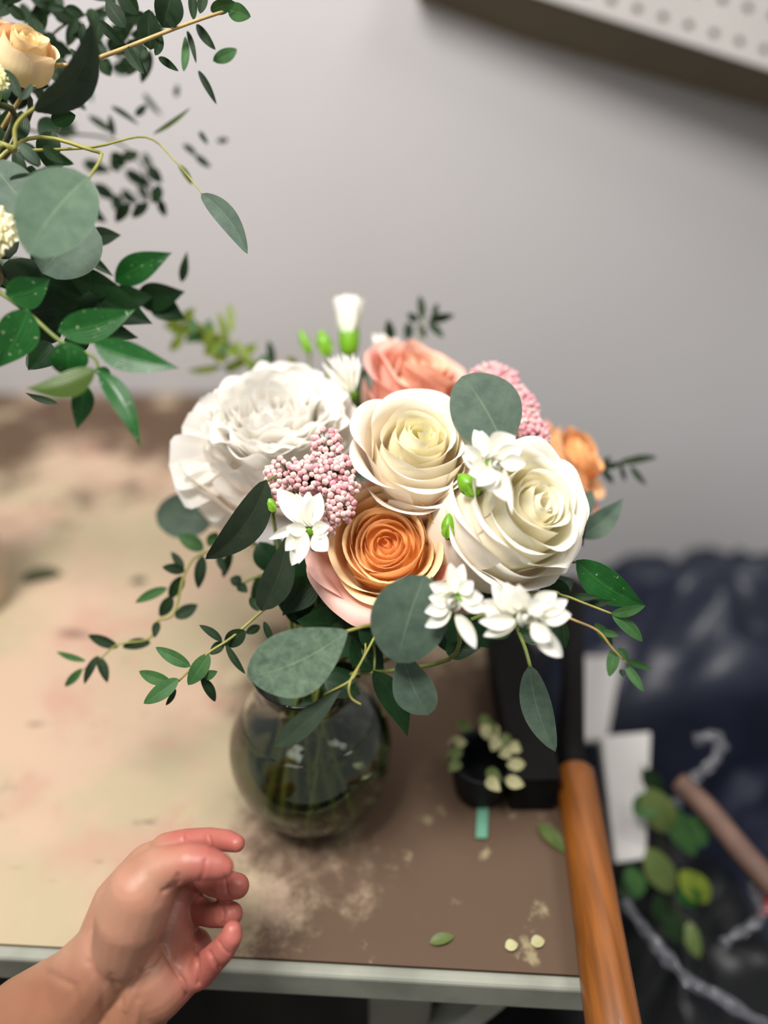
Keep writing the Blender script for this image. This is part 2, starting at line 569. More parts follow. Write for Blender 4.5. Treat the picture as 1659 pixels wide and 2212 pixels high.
e = [cs[0] + dn + Vector((0, 0, -0.010)), cs[1] + dn + Vector((0, 0, -0.010)), cs[1] + Vector((0, -0.0004, -0.010)), cs[0] + Vector((0, -0.0004, -0.010))]
v, f = box_geo(e + [c + Vector((0, 0, 0.0285)) for c in e])
ob = mesh('front_edge_strip', v, f, edge_m, tb, smooth=False)
bb = ob.modifiers.new('b', 'BEVEL'); bb.width = 0.003; bb.segments = 3
for (x0, x1, y0, y1) in ((-0.011, 0.034, 0.245, 0.30), (-0.011, 0.034, 0.9, 0.955), (-0.80, -0.74, 0.26, 0.32), (-0.80, -0.74, 0.9, 0.955)):
    box('leg', (x0, y0, 0), (x1, y1, TZ - 0.018), leg_m, tb, 0.003)
# diagonal brace and rail under the front
b0 = Vector((0.098, 0.234, TZ - 0.019)); b1 = Vector((0.030, 0.234, 0.74))
sd = Vector((0.013, 0, 0.006)); th_ = Vector((0, 0.02, 0))
v, f = box_geo([b1 - sd, b1 + sd, b1 + sd + th_, b1 - sd + th_, b0 - sd, b0 + sd, b0 + sd + th_, b0 - sd + th_])
mesh('brace', v, f, edge_m, tb, smooth=False)

# ------------------------------------------------------------------ pegboard cabinet, upper right
peg_m = plain('pegboard_white', srgb(152, 148, 145), 0.5, 0.3, noise_scale=12, noise_amt=0.04)
dark_m = plain('taupe_shaded_soffit', srgb(118, 110, 92), 0.7, 0.2, noise_scale=8, noise_amt=0.08)  # underside's shade put into a dark taupe base colour
hole_m = plain('hole_dark', srgb(84, 76, 72), 0.8, 0.2)
A0 = P(1170, -4, 0.79); A1 = P(1700, 164, 0.81)
eu = (A1 - A0).normalized()
ev = (UPV - eu * UPV.dot(eu)).normalized()
en_ = eu.cross(ev)
if en_.dot(to_cam(A0)) < 0: en_ = -en_
pb = thing('pegboard_panel', A0, 'white perforated pegboard panel with a slanting underside, its shade painted dark taupe, on the wall', 'pegboard')
def peg_geo():
    sp = 0.0284
    hr = 0.0047
    v, f = [], []
    o0 = P(1320, 4, 0.796)
    du = (o0 - A0).dot(eu); dv = (o0 - A0).dot(ev)
    u0 = du - sp / 2 - 7 * sp; v0 = dv - sp / 2
    K = 16
    # board outline cells
    for r_ in range(0, 6):
        for c_ in range(0, 20):
            cu = u0 + (c_ + 0.5) * sp; cv = v0 + (r_ * 1.3 + 0.5) * sp
            b0 = len(v)
            for k in range(K):
                a = 2 * math.pi * k / K
                ca, sa = math.cos(a), math.sin(a)
                v.append(A0 + eu * (cu + ca * hr) + ev * (cv + sa * hr))
            for k in range(K):
                a = 2 * math.pi * k / K
                ca, sa = math.cos(a), math.sin(a)
                q = 0.5 * sp / max(abs(ca), abs(sa))
                qx, qy = ca * q, sa * q
                qy *= 1.3
                v.append(A0 + eu * (cu + qx) + ev * (cv + qy))
            for k in range(K):
                k2 = (k + 1) % K
                f.append((b0 + k, b0 + k2, b0 + K + k2, b0 + K + k))
    # strip under the first row of holes
    b0 = len(v)
    lo = 0.0; hi = v0 - 0.15 * sp
    for (uu, vv) in ((u0, lo), (u0 + 20 * sp, lo), (u0 + 20 * sp, hi), (u0, hi)):
        v.append(A0 + eu * uu + ev * vv)
    f.append((b0, b0 + 1, b0 + 2, b0 + 3))
    return v, f, u0, sp
pv, pf, pu0, psp = peg_geo()
po = mesh('perforated_board', pv, pf, peg_m, pb, smooth=False)
sm = po.modifiers.new('s', 'SOLIDIFY'); sm.thickness = 0.003; sm.offset = 0
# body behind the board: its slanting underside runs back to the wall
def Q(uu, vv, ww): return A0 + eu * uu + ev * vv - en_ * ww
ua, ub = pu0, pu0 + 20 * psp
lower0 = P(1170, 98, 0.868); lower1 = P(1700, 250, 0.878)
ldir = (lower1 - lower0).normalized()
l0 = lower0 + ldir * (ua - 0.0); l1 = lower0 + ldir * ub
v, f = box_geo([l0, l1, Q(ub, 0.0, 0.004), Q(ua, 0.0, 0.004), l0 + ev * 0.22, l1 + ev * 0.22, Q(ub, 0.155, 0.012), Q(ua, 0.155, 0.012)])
mesh('shaded_underside', v, [f[0], f[1], f[2], f[4], f[3], f[5]], dark_m, pb, smooth=False)
v, f = box_geo([Q(ua, 0.001, 0.011), Q(ub, 0.001, 0.011), Q(ub, 0.15, 0.011), Q(ua, 0.15, 0.011), Q(ua, 0.001, 0.009), Q(ub, 0.001, 0.009), Q(ub, 0.15, 0.009), Q(ua, 0.15, 0.009)])
mesh('backing', v, f, hole_m, pb, smooth=False)

# ------------------------------------------------------------------ glass vase, water
glass_m, nt, b = new_mat('clear_glass')
b.inputs['Base Color'].default_value = (0.84, 0.90, 0.85, 1); b.inputs['Roughness'].default_value = 0.02
b.inputs['Transmission Weight'].default_value = 1; b.inputs['IOR'].default_value = 1.48
water_m, nt, b = new_mat('vase_water')
b.inputs['Base Color'].default_value = (0.60, 0.66, 0.42, 1); b.inputs['Roughness'].default_value = 0.0
b.inputs['Transmission Weight'].default_value = 1; b.inputs['IOR'].default_value = 1.33
def lathe(name, prof_, center, mat, parent, seg=48, close=False):
    v, f = [], []
    for (r, z) in prof_:
        for k in range(seg):
            a = 2 * math.pi * k / seg
            v.append(center + Vector((math.cos(a) * r, math.sin(a) * r, z)))
    n = len(prof_)
    for i in range(n - 1):
        for k in range(seg):
            a = i * seg + k; b_ = i * seg + (k + 1) % seg
            f.append((a, b_, b_ + seg, a + seg))
    f.append(tuple(reversed(range(seg))))
    f.append(tuple((n - 1) * seg + k for k in range(seg)))
    return mesh(name, v, f, mat, parent)
vase = thing('glass_vase', VB, 'clear round glass vase half filled with water, standing on the table under the bouquet', 'vase')
outer = [(0.001, 0), (0.028, 0), (0.034, 0.003), (0.045, 0.018), (0.0535, 0.038), (0.0565, 0.058), (0.0535, 0.078), (0.044, 0.096), (0.033, 0.110), (0.029, 0.120), (0.031, 0.132), (0.034, 0.137)]
inner = [(0.0325, 0.137), (0.0290, 0.131), (0.0268, 0.120), (0.0305, 0.109), (0.0415, 0.0945), (0.0510, 0.077), (0.0540, 0.058), (0.0510, 0.038), (0.043, 0.020), (0.032, 0.009), (0.001, 0.007)]
def densify(p, n=4):
    q = smooth_path([Vector((a, 0, b)) for a, b in p], n)
    return [(max(x.x, 0.0008), x.z) for x in q]
lathe('bowl', densify(outer, 3) + densify(inner, 3), VB, glass_m, vase)
wp = [(0.001, 0.0072)] + [(r + 0.0002, z) for (r, z) in reversed(inner[4:-1])][0:] 
wp = [(0.001, 0.0068), (0.0322, 0.0089), (0.0432, 0.020), (0.0512, 0.038), (0.0542, 0.058), (0.0512, 0.077), (0.0420, 0.0940)]
wat = lathe('water', densify(wp, 3), VB, water_m, None)
tag(wat, 'clear greenish water filling the lower part of the round glass vase', 'water')

# second vase, only its shoulder at the left edge of the frame
LB = Vector((-0.402, 0.56, TZ))
LNECK = LB + Vector((0, 0, 0.20))
cer = plain('cream_ceramic', srgb(190, 176, 150), 0.4, 0.4, noise_scale=20, noise_amt=0.06)
lv = thing('ceramic_vase', LB, 'cream ceramic vase at the left edge of the picture holding the taller arrangement', 'vase')
lathe('vase_body', densify([(0.03, 0), (0.036, 0.004), (0.042, 0.05), (0.043, 0.11), (0.037, 0.17), (0.035, 0.20), (0.032, 0.20), (0.034, 0.17), (0.039, 0.11), (0.038, 0.05), (0.03, 0.01)], 3), LB, cer, lv)

# ================================================================== ROSES
def whorl(root, fr, n, rmax, L, rim0, c_in, c_out, rim_c, zc=0.0, zdome=0.006, psi=None, Wk=1.35, start=0.0, mat=None, lean=96, curl=30, pw=0.8, ruf=0.0008):
    """spiral of n upright overlapping petals: the heart of a rose"""
    O_, x_, y_, z_ = fr
    vv, ff, uu = [], [], []
    for j in range(7):
        a = math.pi / 2 * j / 6
        for q in range(16):
            t = 2 * math.pi * q / 16
            vv.append(O_ + (x_ * math.cos(t) + y_ * math.sin(t)) * (rmax * 0.96 * math.sin(a)) + z_ * (zc - L * 0.42 - 0.010 * (1 - math.cos(a))))
            uu.append((q / 16, j / 6))
    for j in range(6):
        for q in range(16):
            ff.append((j * 16 + q, j * 16 + (q + 1) % 16, (j + 1) * 16 + (q + 1) % 16, (j + 1) * 16 + q))
    mesh('receptacle', vv, ff, mat or PET, root, uvs=uu, cols=[c_in] * len(vv))
    for i in range(n):
        k = i / (n - 1)
        rho = rim0 + (rmax - rim0) * k ** pw
        th = start + i * R(137.5)
        li = lean - 22 * k
        cu = li - curl * k - random.uniform(0, 12)
        ps = [(0, 30 + 30 * (1 - k)), (0.3, li - 18), (0.75, li), (1.0, cu)]
        th += random.uniform(-0.35, 0.35)
        z = zc + zdome * (1 - k * k) + random.uniform(-0.0012, 0.0012)
        W = min(rho * Wk, 0.030) * random.uniform(0.85, 1.15) + 0.002
        wob = R(7)
        ez2 = (z_ + x_ * random.uniform(-wob, wob) + y_ * random.uniform(-wob, wob)).normalized()
        ex2 = (x_ - ez2 * x_.dot(ez2)).normalized()
        fr2 = (O_, ex2, ez2.cross(ex2), ez2)
        rho *= random.uniform(0.94, 1.06)
        g = cup_petal(fr2, th, rho, z, L * (0.75 + 0.3 * k), ps, W, anchor=0.85, skew=0.14, edge=0.12 + 0.16 * k, notch=0.03, ruffle=ruf * (0.4 + k), rfreq=4, side=0.0006, nu=14, nv=12)
        cb = [c_in[q] + (c_out[q] - c_in[q]) * k for q in range(3)]
        col_mesh('petal', g, cb, [cb[q] * 0.4 + rim_c[q] * 0.6 for q in range(3)], mat or PET, root, p=2.2, jit=0.02)
def outer_ring(root, fr, specs, cb, ct, mat=None, p=1.5):
    for s in specs:
        d = dict(s)
        th = R(d.pop('th')); rim = d.pop('rim'); z = d.pop('z'); L = d.pop('L'); psi = d.pop('psi'); W = d.pop('W')
        c0 = d.pop('cb', cb); c1 = d.pop('ct', ct)
        g = cup_petal(fr, th, rim, z, L, psi, W, nu=20, nv=20, **d)
        col_mesh('petal', g, c0, c1, mat or PET, root, p=p, jit=0.015)
def rose_base(root, fr, h, axis, col=None, into='vase'):
    O = fr[0] - axis * h
    v, f = tube_geo(smooth_path([O + axis * 0.008, O, O - axis * 0.008, O - axis * 0.012], 3), [0.008, 0.0085, 0.0086, 0.008, 0.0078, 0.0072, 0.0062, 0.0045, 0.0035, 0.003], 10)
    mesh('calyx', v, f, STEMG, root)
    for k in range(5):
        a = k * 1.2566
        g = cup_petal((O, fr[1], fr[2], axis), a, 0.010, 0.004, 0.028, [(0, 10), (0.5, 30), (1, -50)], 0.0035, edge=0.8, nu=4, nv=8)
        v, f, uv = g
        mesh('sepal', v, f, SML, root, uvs=uv)
    return O - axis * 0.012

def rose(name, label, px, py, d, axis, spin=0.0):
    O = P(px, py, d)
    root = thing(name, O, label, 'rose')
    return root, frame_of(O, axis, R(spin)), axis

# --- 1. peach rose, front
c = dict(inn=srgb(252, 182, 104), mid=srgb(254, 208, 148), rim=srgb(255, 228, 184), pink=srgb(250, 200, 182), pinkr=srgb(252, 204, 192))
ax = V(-0.03, 0.30, 0.95)
root, fr, ax = rose('rose', 'peach-orange rose with pink outer petals, frontmost, left of the large hanging round leaf', 832, 1168, 0.448, ax)
whorl(root, fr, 20, 0.0265, 0.028, 0.0022, c['inn'], c['mid'], c['rim'], zc=0.001, zdome=-0.003, lean=108, curl=44, Wk=1.75, pw=0.92, ruf=0.0012)
U_ = [(0, 20), (0.35, 72), (0.75, 90), (1, 62)]
outer_ring(root, fr, [
    dict(th=95, rim=0.031, z=0.002, L=0.036, psi=U_, W=0.044, ruffle=0.0012),
    dict(th=205, rim=0.030, z=0.000, L=0.036, psi=[(0, 20), (0.35, 76), (0.75, 86), (1, 30)], W=0.036, ruffle=0.001),
    dict(th=330, rim=0.0305, z=0.000, L=0.036, psi=[(0, 20), (0.35, 76), (0.75, 86), (1, 30)], W=0.036, ruffle=0.001),
    dict(th=262, rim=0.0325, z=-0.005, L=0.036, psi=[(0, 20), (0.35, 70), (0.75, 80), (1, 10)], W=0.034, ruffle=0.0012, zt=-0.003),
], c['mid'], c['rim'], p=1.2)
outer_ring(root, fr, [
    dict(th=232, rim=0.041, z=-0.007, L=0.046, psi=[(0, 10), (0.4, 60), (0.65, 50), (1, -45)], W=0.036, rc=1.1, ruffle=0.0022, notch=0.03, edge=0.16, en=4),
    dict(th=190, rim=0.0395, z=-0.005, L=0.042, psi=[(0, 10), (0.4, 66), (0.7, 66), (1, 0)], W=0.030, rc=1.1, ruffle=0.0016),
    dict(th=12, rim=0.0395, z=-0.003, L=0.046, psi=[(0, 10), (0.4, 62), (0.72, 52), (1, -14)], W=0.032, rc=1.1, ruffle=0.002, edge=0.14, en=4, ct=srgb(246, 160, 142)),
    dict(th=58, rim=0.036, z=-0.003, L=0.044, psi=[(0, 10), (0.4, 68), (0.75, 70), (1, 15)], W=0.028, rc=1.1, ruffle=0.0014, ct=srgb(240, 138, 112)),
    dict(th=125, rim=0.035, z=-0.005, L=0.042, psi=[(0, 10), (0.4, 70), (0.75, 74), (1, 30)], W=0.034, rc=1.1, ruffle=0.001),
    dict(th=285, rim=0.0375, z=-0.014, L=0.042, psi=[(0, 10), (0.4, 60), (0.75, 56), (1, -20)], W=0.034, rc=1.1, ruffle=0.0018),
], c['pink'], c['pinkr'], p=1.2)
stem_into_vase(root, rose_base(root, fr, 0.036, ax), ax)

# --- 2. cream rose, middle
cr = dict(core=srgb(254, 248, 200), inn=srgb(253, 242, 206), mid=srgb(252, 236, 206), rim=srgb(253, 248, 232), out=srgb(251, 228, 204), outr=srgb(253, 245, 232))
ax = V(0.12, 0.60, 0.76)
root, fr, ax = rose('rose', 'cream rose with a pale yellow heart in the middle, above the peach-orange rose', 912, 935, 0.452, ax)
whorl(root, fr, 9, 0.0175, 0.030, 0.0035, cr['core'], cr['inn'], cr['rim'], zc=0.000, zdome=0.004, lean=114, curl=50, Wk=1.9, ruf=0.0008)
OUT = lambda a, b_: [(0, 30), (0.3, 84), (0.72, a), (0.9, b_), (1, -70)]
outer_ring(root, fr, [
    dict(th=75, rim=0.0225, z=0.002, L=0.040, psi=[(0, 30), (0.3, 84), (0.75, 96), (1, 50)], W=0.036, ruffle=0.0012),
    dict(th=196, rim=0.0225, z=-0.002, L=0.040, psi=[(0, 30), (0.3, 88), (0.75, 98), (1, 60)], W=0.034, ruffle=0.001, skew=0.08),
    dict(th=322, rim=0.0230, z=-0.003, L=0.040, psi=[(0, 30), (0.3, 88), (0.75, 98), (1, 45)], W=0.034, ruffle=0.001, skew=0.08),
    dict(th=250, rim=0.0262, z=-0.008, L=0.038, psi=[(0, 30), (0.3, 86), (0.75, 96), (0.93, 60), (1, 10)], W=0.036, ruffle=0.0008, skew=0.06),
    dict(th=18, rim=0.0275, z=-0.005, L=0.040, psi=[(0, 30), (0.3, 84), (0.75, 84), (0.92, 40), (1, -40)], W=0.032, ruffle=0.0016),
    dict(th=120, rim=0.0285, z=0.001, L=0.044, psi=[(0, 30), (0.3, 80), (0.75, 82), (1, 30)], W=0.036, ruffle=0.0014),
    dict(th=285, rim=0.0295, z=-0.014, L=0.036, psi=OUT(98, 50), W=0.038, ruffle=0.0008),
], cr['mid'], cr['rim'])
outer_ring(root, fr, [
    dict(th=168, rim=0.0335, z=-0.001, L=0.052, psi=[(0, 20), (0.35, 70), (0.75, 66), (1, 20)], W=0.034, ruffle=0.0012, rc=1.1),
    dict(th=212, rim=0.0355, z=-0.009, L=0.050, psi=[(0, 20), (0.35, 66), (0.8, 62), (0.93, 20), (1, -60)], W=0.030, ruffle=0.001, rc=1.1),
    dict(th=302, rim=0.0345, z=-0.021, L=0.042, psi=[(0, 20), (0.35, 70), (0.75, 80), (0.92, 30), (1, -80)], W=0.036, ruffle=0.001, rc=1.1),
    dict(th=345, rim=0.0335, z=-0.011, L=0.044, psi=[(0, 20), (0.35, 66), (0.75, 66), (0.93, 20), (1, -80)], W=0.030, ruffle=0.0014, rc=1.1),
    dict(th=88, rim=0.0315, z=-0.001, L=0.046, psi=[(0, 20), (0.35, 70), (0.75, 66), (1, 20)], W=0.040, ruffle=0.0016, rc=1.1),
    dict(th=255, rim=0.0350, z=-0.026, L=0.040, psi=[(0, 20), (0.35, 66), (0.75, 76), (0.92, 40), (1, -60)], W=0.036, ruffle=0.001, rc=1.1),
], cr['out'], cr['outr'])
stem_into_vase(root, rose_base(root, fr, 0.05, ax), ax)

# --- 3. large ivory rose, right
iv = dict(core=srgb(254, 246, 214), inn=srgb(253, 244, 208), mid=srgb(252, 243, 202), rim=srgb(253, 250, 236), out=srgb(251, 238, 216), outr=srgb(254, 249, 241))
ax = V(0.46, 0.34, 0.82)
root, fr, ax = rose('rose', 'large ivory rose on the right with rolled outer petal edges, largest of the roses', 1176, 1085, 0.425, ax)
whorl(root, fr, 10, 0.0175, 0.028, 0.0035, iv['core'], iv['inn'], iv['rim'], zc=0.001, zdome=0.002, lean=112, curl=60, Wk=1.9, start=1.0, ruf=0.0022)
RL = lambda a, b_: [(0, 30), (0.3, 84), (0.76, a), (0.9, b_), (1, -100)]
outer_ring(root, fr, [
    dict(th=70, rim=0.0230, z=0.002, L=0.040, psi=[(0, 30), (0.3, 84), (0.75, 94), (1, 30)], W=0.034, ruffle=0.002),
    dict(th=185, rim=0.0230, z=-0.001, L=0.042, psi=[(0, 30), (0.3, 86), (0.75, 100), (1, 60)], W=0.034, ruffle=0.0014, skew=0.08),
    dict(th=300, rim=0.0235, z=-0.002, L=0.040, psi=[(0, 30), (0.3, 86), (0.75, 96), (1, 20)], W=0.032, ruffle=0.0016, skew=0.08),
    dict(th=225, rim=0.0275, z=-0.009, L=0.040, psi=RL(100, 80), W=0.042, ruffle=0.0006, zt=0.007, skew=0.05),
    dict(th=5, rim=0.0275, z=-0.005, L=0.042, psi=[(0, 30), (0.3, 84), (0.75, 80), (1, -30)], W=0.032, ruffle=0.0014),
    dict(th=120, rim=0.0285, z=0.000, L=0.046, psi=[(0, 30), (0.3, 80), (0.75, 80), (1, 10)], W=0.036, ruffle=0.0022),
    dict(th=282, rim=0.0300, z=-0.013, L=0.040, psi=RL(92, 60), W=0.036, ruffle=0.001, zt=-0.002),
], iv['mid'], iv['rim'])
outer_ring(root, fr, [
    dict(th=196, rim=0.0325, z=-0.014, L=0.046, psi=RL(96, 70), W=0.038, ruffle=0.0008, zt=0.011),
    dict(th=330, rim=0.0325, z=-0.012, L=0.044, psi=RL(78, 30), W=0.032, ruffle=0.0014),
    dict(th=85, rim=0.0325, z=-0.004, L=0.050, psi=[(0, 30), (0.3, 74), (0.75, 66), (1, 0)], W=0.040, ruffle=0.0024),
    dict(th=35, rim=0.0335, z=-0.007, L=0.048, psi=[(0, 30), (0.3, 70), (0.75, 62), (1, -10)], W=0.030, ruffle=0.0016),
    dict(th=152, rim=0.0345, z=-0.008, L=0.048, psi=[(0, 30), (0.3, 76), (0.75, 76), (1, 20)], W=0.032, ruffle=0.0016),
    dict(th=255, rim=0.0345, z=-0.022, L=0.040, psi=RL(96, 60), W=0.042, ruffle=0.0008, zt=-0.003),
], iv['mid'], iv['outr'])
outer_ring(root, fr, [
    dict(th=188, rim=0.0385, z=-0.022, L=0.052, psi=RL(86, 60), W=0.034, ruffle=0.001, rc=1.1, zt=0.014),
    dict(th=228, rim=0.0385, z=-0.032, L=0.044, psi=RL(84, 40), W=0.040, ruffle=0.001, rc=1.1, zt=0.004),
    dict(th=285, rim=0.0380, z=-0.030, L=0.042, psi=RL(80, 30), W=0.038, ruffle=0.0016, rc=1.1),
    dict(th=338, rim=0.0365, z=-0.020, L=0.042, psi=RL(66, 20), W=0.030, ruffle=0.0016, rc=1.1),
], iv['out'], iv['outr'])
stem_into_vase(root, rose_base(root, fr, 0.056, ax), ax)

# --- 4. coral rose, top
co = dict(core=srgb(254, 222, 184), inn=srgb(254, 214, 188), mid=srgb(253, 210, 190), rim=srgb(252, 194, 176), out=srgb(252, 220, 200), outr=srgb(250, 194, 182))
ax = V(0.34, 0.62, 0.55)
root, fr, ax = rose('rose', 'coral pink rose at the top of the bouquet, behind the middle cream rose', 925, 792, 0.545, ax)
whorl(root, fr, 13, 0.022, 0.032, 0.003, co['core'], co['inn'], co['rim'], zc=0.004, zdome=0.001, lean=98, curl=50, Wk=1.4, start=0.6, ruf=0.002)
outer_ring(root, fr, [
    dict(th=a, rim=0.027 + 0.0035 * (k % 2), z=-0.001 - 0.003 * (k % 3), L=0.046, psi=[(0, 40), (0.3, 84), (0.75, 84), (1, 20 - 20 * (k % 2))], W=0.032, ruffle=0.0018)
    for k, a in enumerate((40, 165, 280, 220, 100, 340))], co['mid'], co['rim'])
outer_ring(root, fr, [
    dict(th=195, rim=0.036, z=-0.008, L=0.058, psi=[(0, 40), (0.35, 72), (0.75, 66), (1, 10)], W=0.036, ruffle=0.0012, rc=1.1),
    dict(th=235, rim=0.038, z=-0.018, L=0.056, psi=[(0, 30), (0.35, 64), (0.75, 62), (1, 20)], W=0.036, ruffle=0.0012, rc=1.1),
    dict(th=290, rim=0.034, z=-0.014, L=0.052, psi=[(0, 40), (0.35, 70), (0.75, 74), (1, 10)], W=0.036, ruffle=0.0012, rc=1.1),
    dict(th=150, rim=0.034, z=-0.006, L=0.052, psi=[(0, 40), (0.35, 74), (0.75, 74), (1, 20)], W=0.034, ruffle=0.0012, rc=1.1),
    dict(th=350, rim=0.032, z=-0.010, L=0.050, psi=[(0, 40), (0.35, 74), (0.75, 74), (1, 0)], W=0.034, ruffle=0.0012, rc=1.1),
], co['out'], co['outr'])
stem_into_vase(root, rose_base(root, fr, 0.055, ax), ax)

# --- 5. apricot rose, right rear, side on
ap = dict(core=srgb(250, 186, 104), inn=srgb(250, 190, 116), mid=srgb(250, 196, 130), rim=srgb(246, 196, 150), out=srgb(246, 202, 168), outr=srgb(240, 180, 160))
ax = V(0.62, 0.42, 0.42)
root, fr, ax = rose('rose', 'apricot yellow rose seen side on at the right rear, beyond the ivory rose', 1268, 985, 0.56, ax)
whorl(root, fr, 10, 0.018, 0.032, 0.003, ap['core'], ap['inn'], ap['rim'], zc=0.004, zdome=0.002, lean=98, curl=30, Wk=1.5, start=0.2, ruf=0.0014)
outer_ring(root, fr, [
    dict(th=a, rim=0.024 + 0.004 * (k % 2), z=-0.001 - 0.006 * (k // 2), L=0.044, psi=[(0, 40), (0.3, 78), (0.75, 70), (1, 0)], W=0.034, ruffle=0.0016)
    for k, a in enumerate((80, 200, 320, 260, 20, 140))], ap['mid'], ap['rim'])
outer_ring(root, fr, [
    dict(th=a, rim=0.032, z=-0.016, L=0.048, psi=[(0, 40), (0.3, 66), (0.75, 40), (1, -20)], W=0.032, ruffle=0.002, rc=1.1)
    for k, a in enumerate((300, 240, 30, 100))], ap['out'], ap['outr'])
stem_into_vase(root, rose_base(root, fr, 0.055, ax), ax)
# --- 6. orange rose just showing between peony and coral rose
ax = V(-0.1, 0.6, 0.3)
root, fr, ax = rose('rose', 'small orange rose barely showing between the white peony and the coral pink rose', 812, 838, 0.585, ax)
whorl(root, fr, 12, 0.015, 0.026, 0.002, srgb(226, 140, 70), srgb(236, 160, 92), srgb(238, 170, 110), zc=0, zdome=0.001, lean=98, curl=20, Wk=1.4)
stem_into_vase(root, rose_base(root, fr, 0.030, ax), ax)

# --- 7. spray rose upper left
sc_ = dict(core=srgb(244, 222, 160), mid=srgb(244, 222, 164), rim=srgb(248, 226, 190), pk=srgb(246, 204, 166))
ax = V(0.38, 0.50, 0.55)
root = thing('spray_rose', P(58, 105, 0.43), 'pale yellow half-open spray rose at the upper left, above the big curved leaf', 'rose')
fr = frame_of(P(62, 78, 0.43), ax, 0)
whorl(root, fr, 9, 0.0105, 0.018, 0.002, sc_['core'], sc_['mid'], sc_['rim'], zc=0.0, zdome=0.0025, lean=104, curl=14, Wk=1.6, ruf=0.0006)
outer_ring(root, fr, [
    dict(th=80, rim=0.0132, z=-0.001, L=0.0215, psi=[(0, 20), (0.3, 80), (0.7, 100), (1, 96)], W=0.018, ruffle=0.0006, ct=sc_['pk']),
    dict(th=190, rim=0.0136, z=-0.001, L=0.0215, psi=[(0, 20), (0.3, 80), (0.7, 102), (1, 96)], W=0.019, ruffle=0.0005, ct=sc_['pk']),
    dict(th=300, rim=0.0142, z=-0.003, L=0.0215, psi=[(0, 20), (0.3, 78), (0.7, 100), (1, 92)], W=0.019, ruffle=0.0006),
    dict(th=245, rim=0.0152, z=-0.004, L=0.0225, psi=[(0, 15), (0.3, 74), (0.7, 100), (1, 96)], W=0.019, ruffle=0.0005),
    dict(th=130, rim=0.0150, z=-0.002, L=0.023, psi=[(0, 15), (0.3, 74), (0.7, 94), (1, 70)], W=0.019, ruffle=0.0006, ct=sc_['pk']),
    dict(th=10, rim=0.0150, z=-0.003, L=0.023, psi=[(0, 15), (0.3, 74), (0.7, 96), (1, 60)], W=0.018, ruffle=0.001),
], sc_['mid'], sc_['rim'])
O = fr[0] - ax * 0.0225
v, f = tube_geo(smooth_path([O + ax * 0.006, O, O - ax * 0.006], 4), [0.0085, 0.0088, 0.0086, 0.008, 0.007, 0.0055, 0.004, 0.003, 0.0015], 10)
mesh('calyx', v, f, BUDG, root)
for k in range(5):
    v, f, uv = cup_petal((O, fr[1], fr[2], ax), k * 1.2566, 0.010, 0.004, 0.02, [(0, 10), (0.5, 40), (1, -30)], 0.003, edge=0.8, nu=4, nv=8)
    mesh('sepal', v, f, SML, root, uvs=uv)
stem_left(root, O - ax * 0.006, -ax)
# a peach petalled rose behind it at the frame edge
ax2 = V(0.3, 0.6, 0.5)
root = thing('spray_rose', P(-10, 60, 0.45), 'peach spray rose at the very top left, cut off by the picture edge', 'rose')
fr = frame_of(P(-14, 52, 0.45), ax2, 0)
whorl(root, fr, 12, 0.013, 0.024, 0.002, srgb(240, 190, 140), srgb(238, 190, 150), srgb(240, 198, 160), zdome=0.002, lean=100, curl=24)
v, f = tube_geo(smooth_path([fr[0] - ax2 * 0.014, fr[0] - ax2 * 0.022, fr[0] - ax2 * 0.028], 4), [0.0085, 0.0088, 0.0086, 0.008, 0.007, 0.0055, 0.004, 0.003, 0.0015], 10)
mesh('calyx', v, f, BUDG, root)
stem_left(root, fr[0] - ax2 * 0.026, -ax2)

# --- carnation at the left edge
root = thing('carnation', P(-30, 480, 0.40), 'pale cream carnation with serrated petals cut off by the left edge of the picture', 'carnation')
fr = frame_of(P(-34, 486, 0.40), V(0.35, 0.2, 0.8), 0)
for i in range(26):
    k = i / 25
    g = cup_petal(fr, i * 2.4, 0.003 + 0.011 * k, 0.004 - 0.010 * k * k, 0.024, [(0, 60), (0.5, 80 - 30 * k), (1, 40 - 60 * k)], 0.008, edge=0.1, ruffle=0.0016, rfreq=9, notch=0.08, nu=16, nv=8, rc=1.4)
    col_mesh('petal', g, srgb(232, 236, 176), srgb(246, 240, 206), PET, root)
v, f = tube_geo(smooth_path([fr[0] - fr[3] * 0.012, fr[0] - fr[3] * 0.03], 4), [0.008, 0.008, 0.0075, 0.006, 0.004], 10)
mesh('calyx', v, f, BUDG, root)
stem_left(root, fr[0] - fr[3] * 0.03, -fr[3])
# serrated rim of another cream bloom, very left, by the spray rose
root = thing('carnation', P(-18, 158, 0.41), 'pale yellow ruffled carnation under the spray roses, mostly outside the left edge', 'carnation')
fr = frame_of(P(-22, 162, 0.41), V(0.3, 0.2, 0.8), 0)
for i in range(18):
    k = i / 17
    g = cup_petal(fr, i * 2.4, 0.002 + 0.006 * k, 0.003 - 0.008 * k * k, 0.015, [(0, 60), (0.5, 80 - 30 * k), (1, 40 - 60 * k)], 0.005, edge=0.1, ruffle=0.0012, rfreq=9, notch=0.08, nu=14, nv=7, rc=1.4)
    col_mesh('petal', g, srgb(226, 232, 150), srgb(244, 240, 190), PET, root)
v, f = tube_geo(smooth_path([fr[0] - fr[3] * 0.006, fr[0] - fr[3] * 0.02], 4), [0.005, 0.005, 0.0045, 0.004, 0.003], 10)
mesh('calyx', v, f, BUDG, root)
stem_left(root, fr[0] - fr[3] * 0.02, -fr[3])

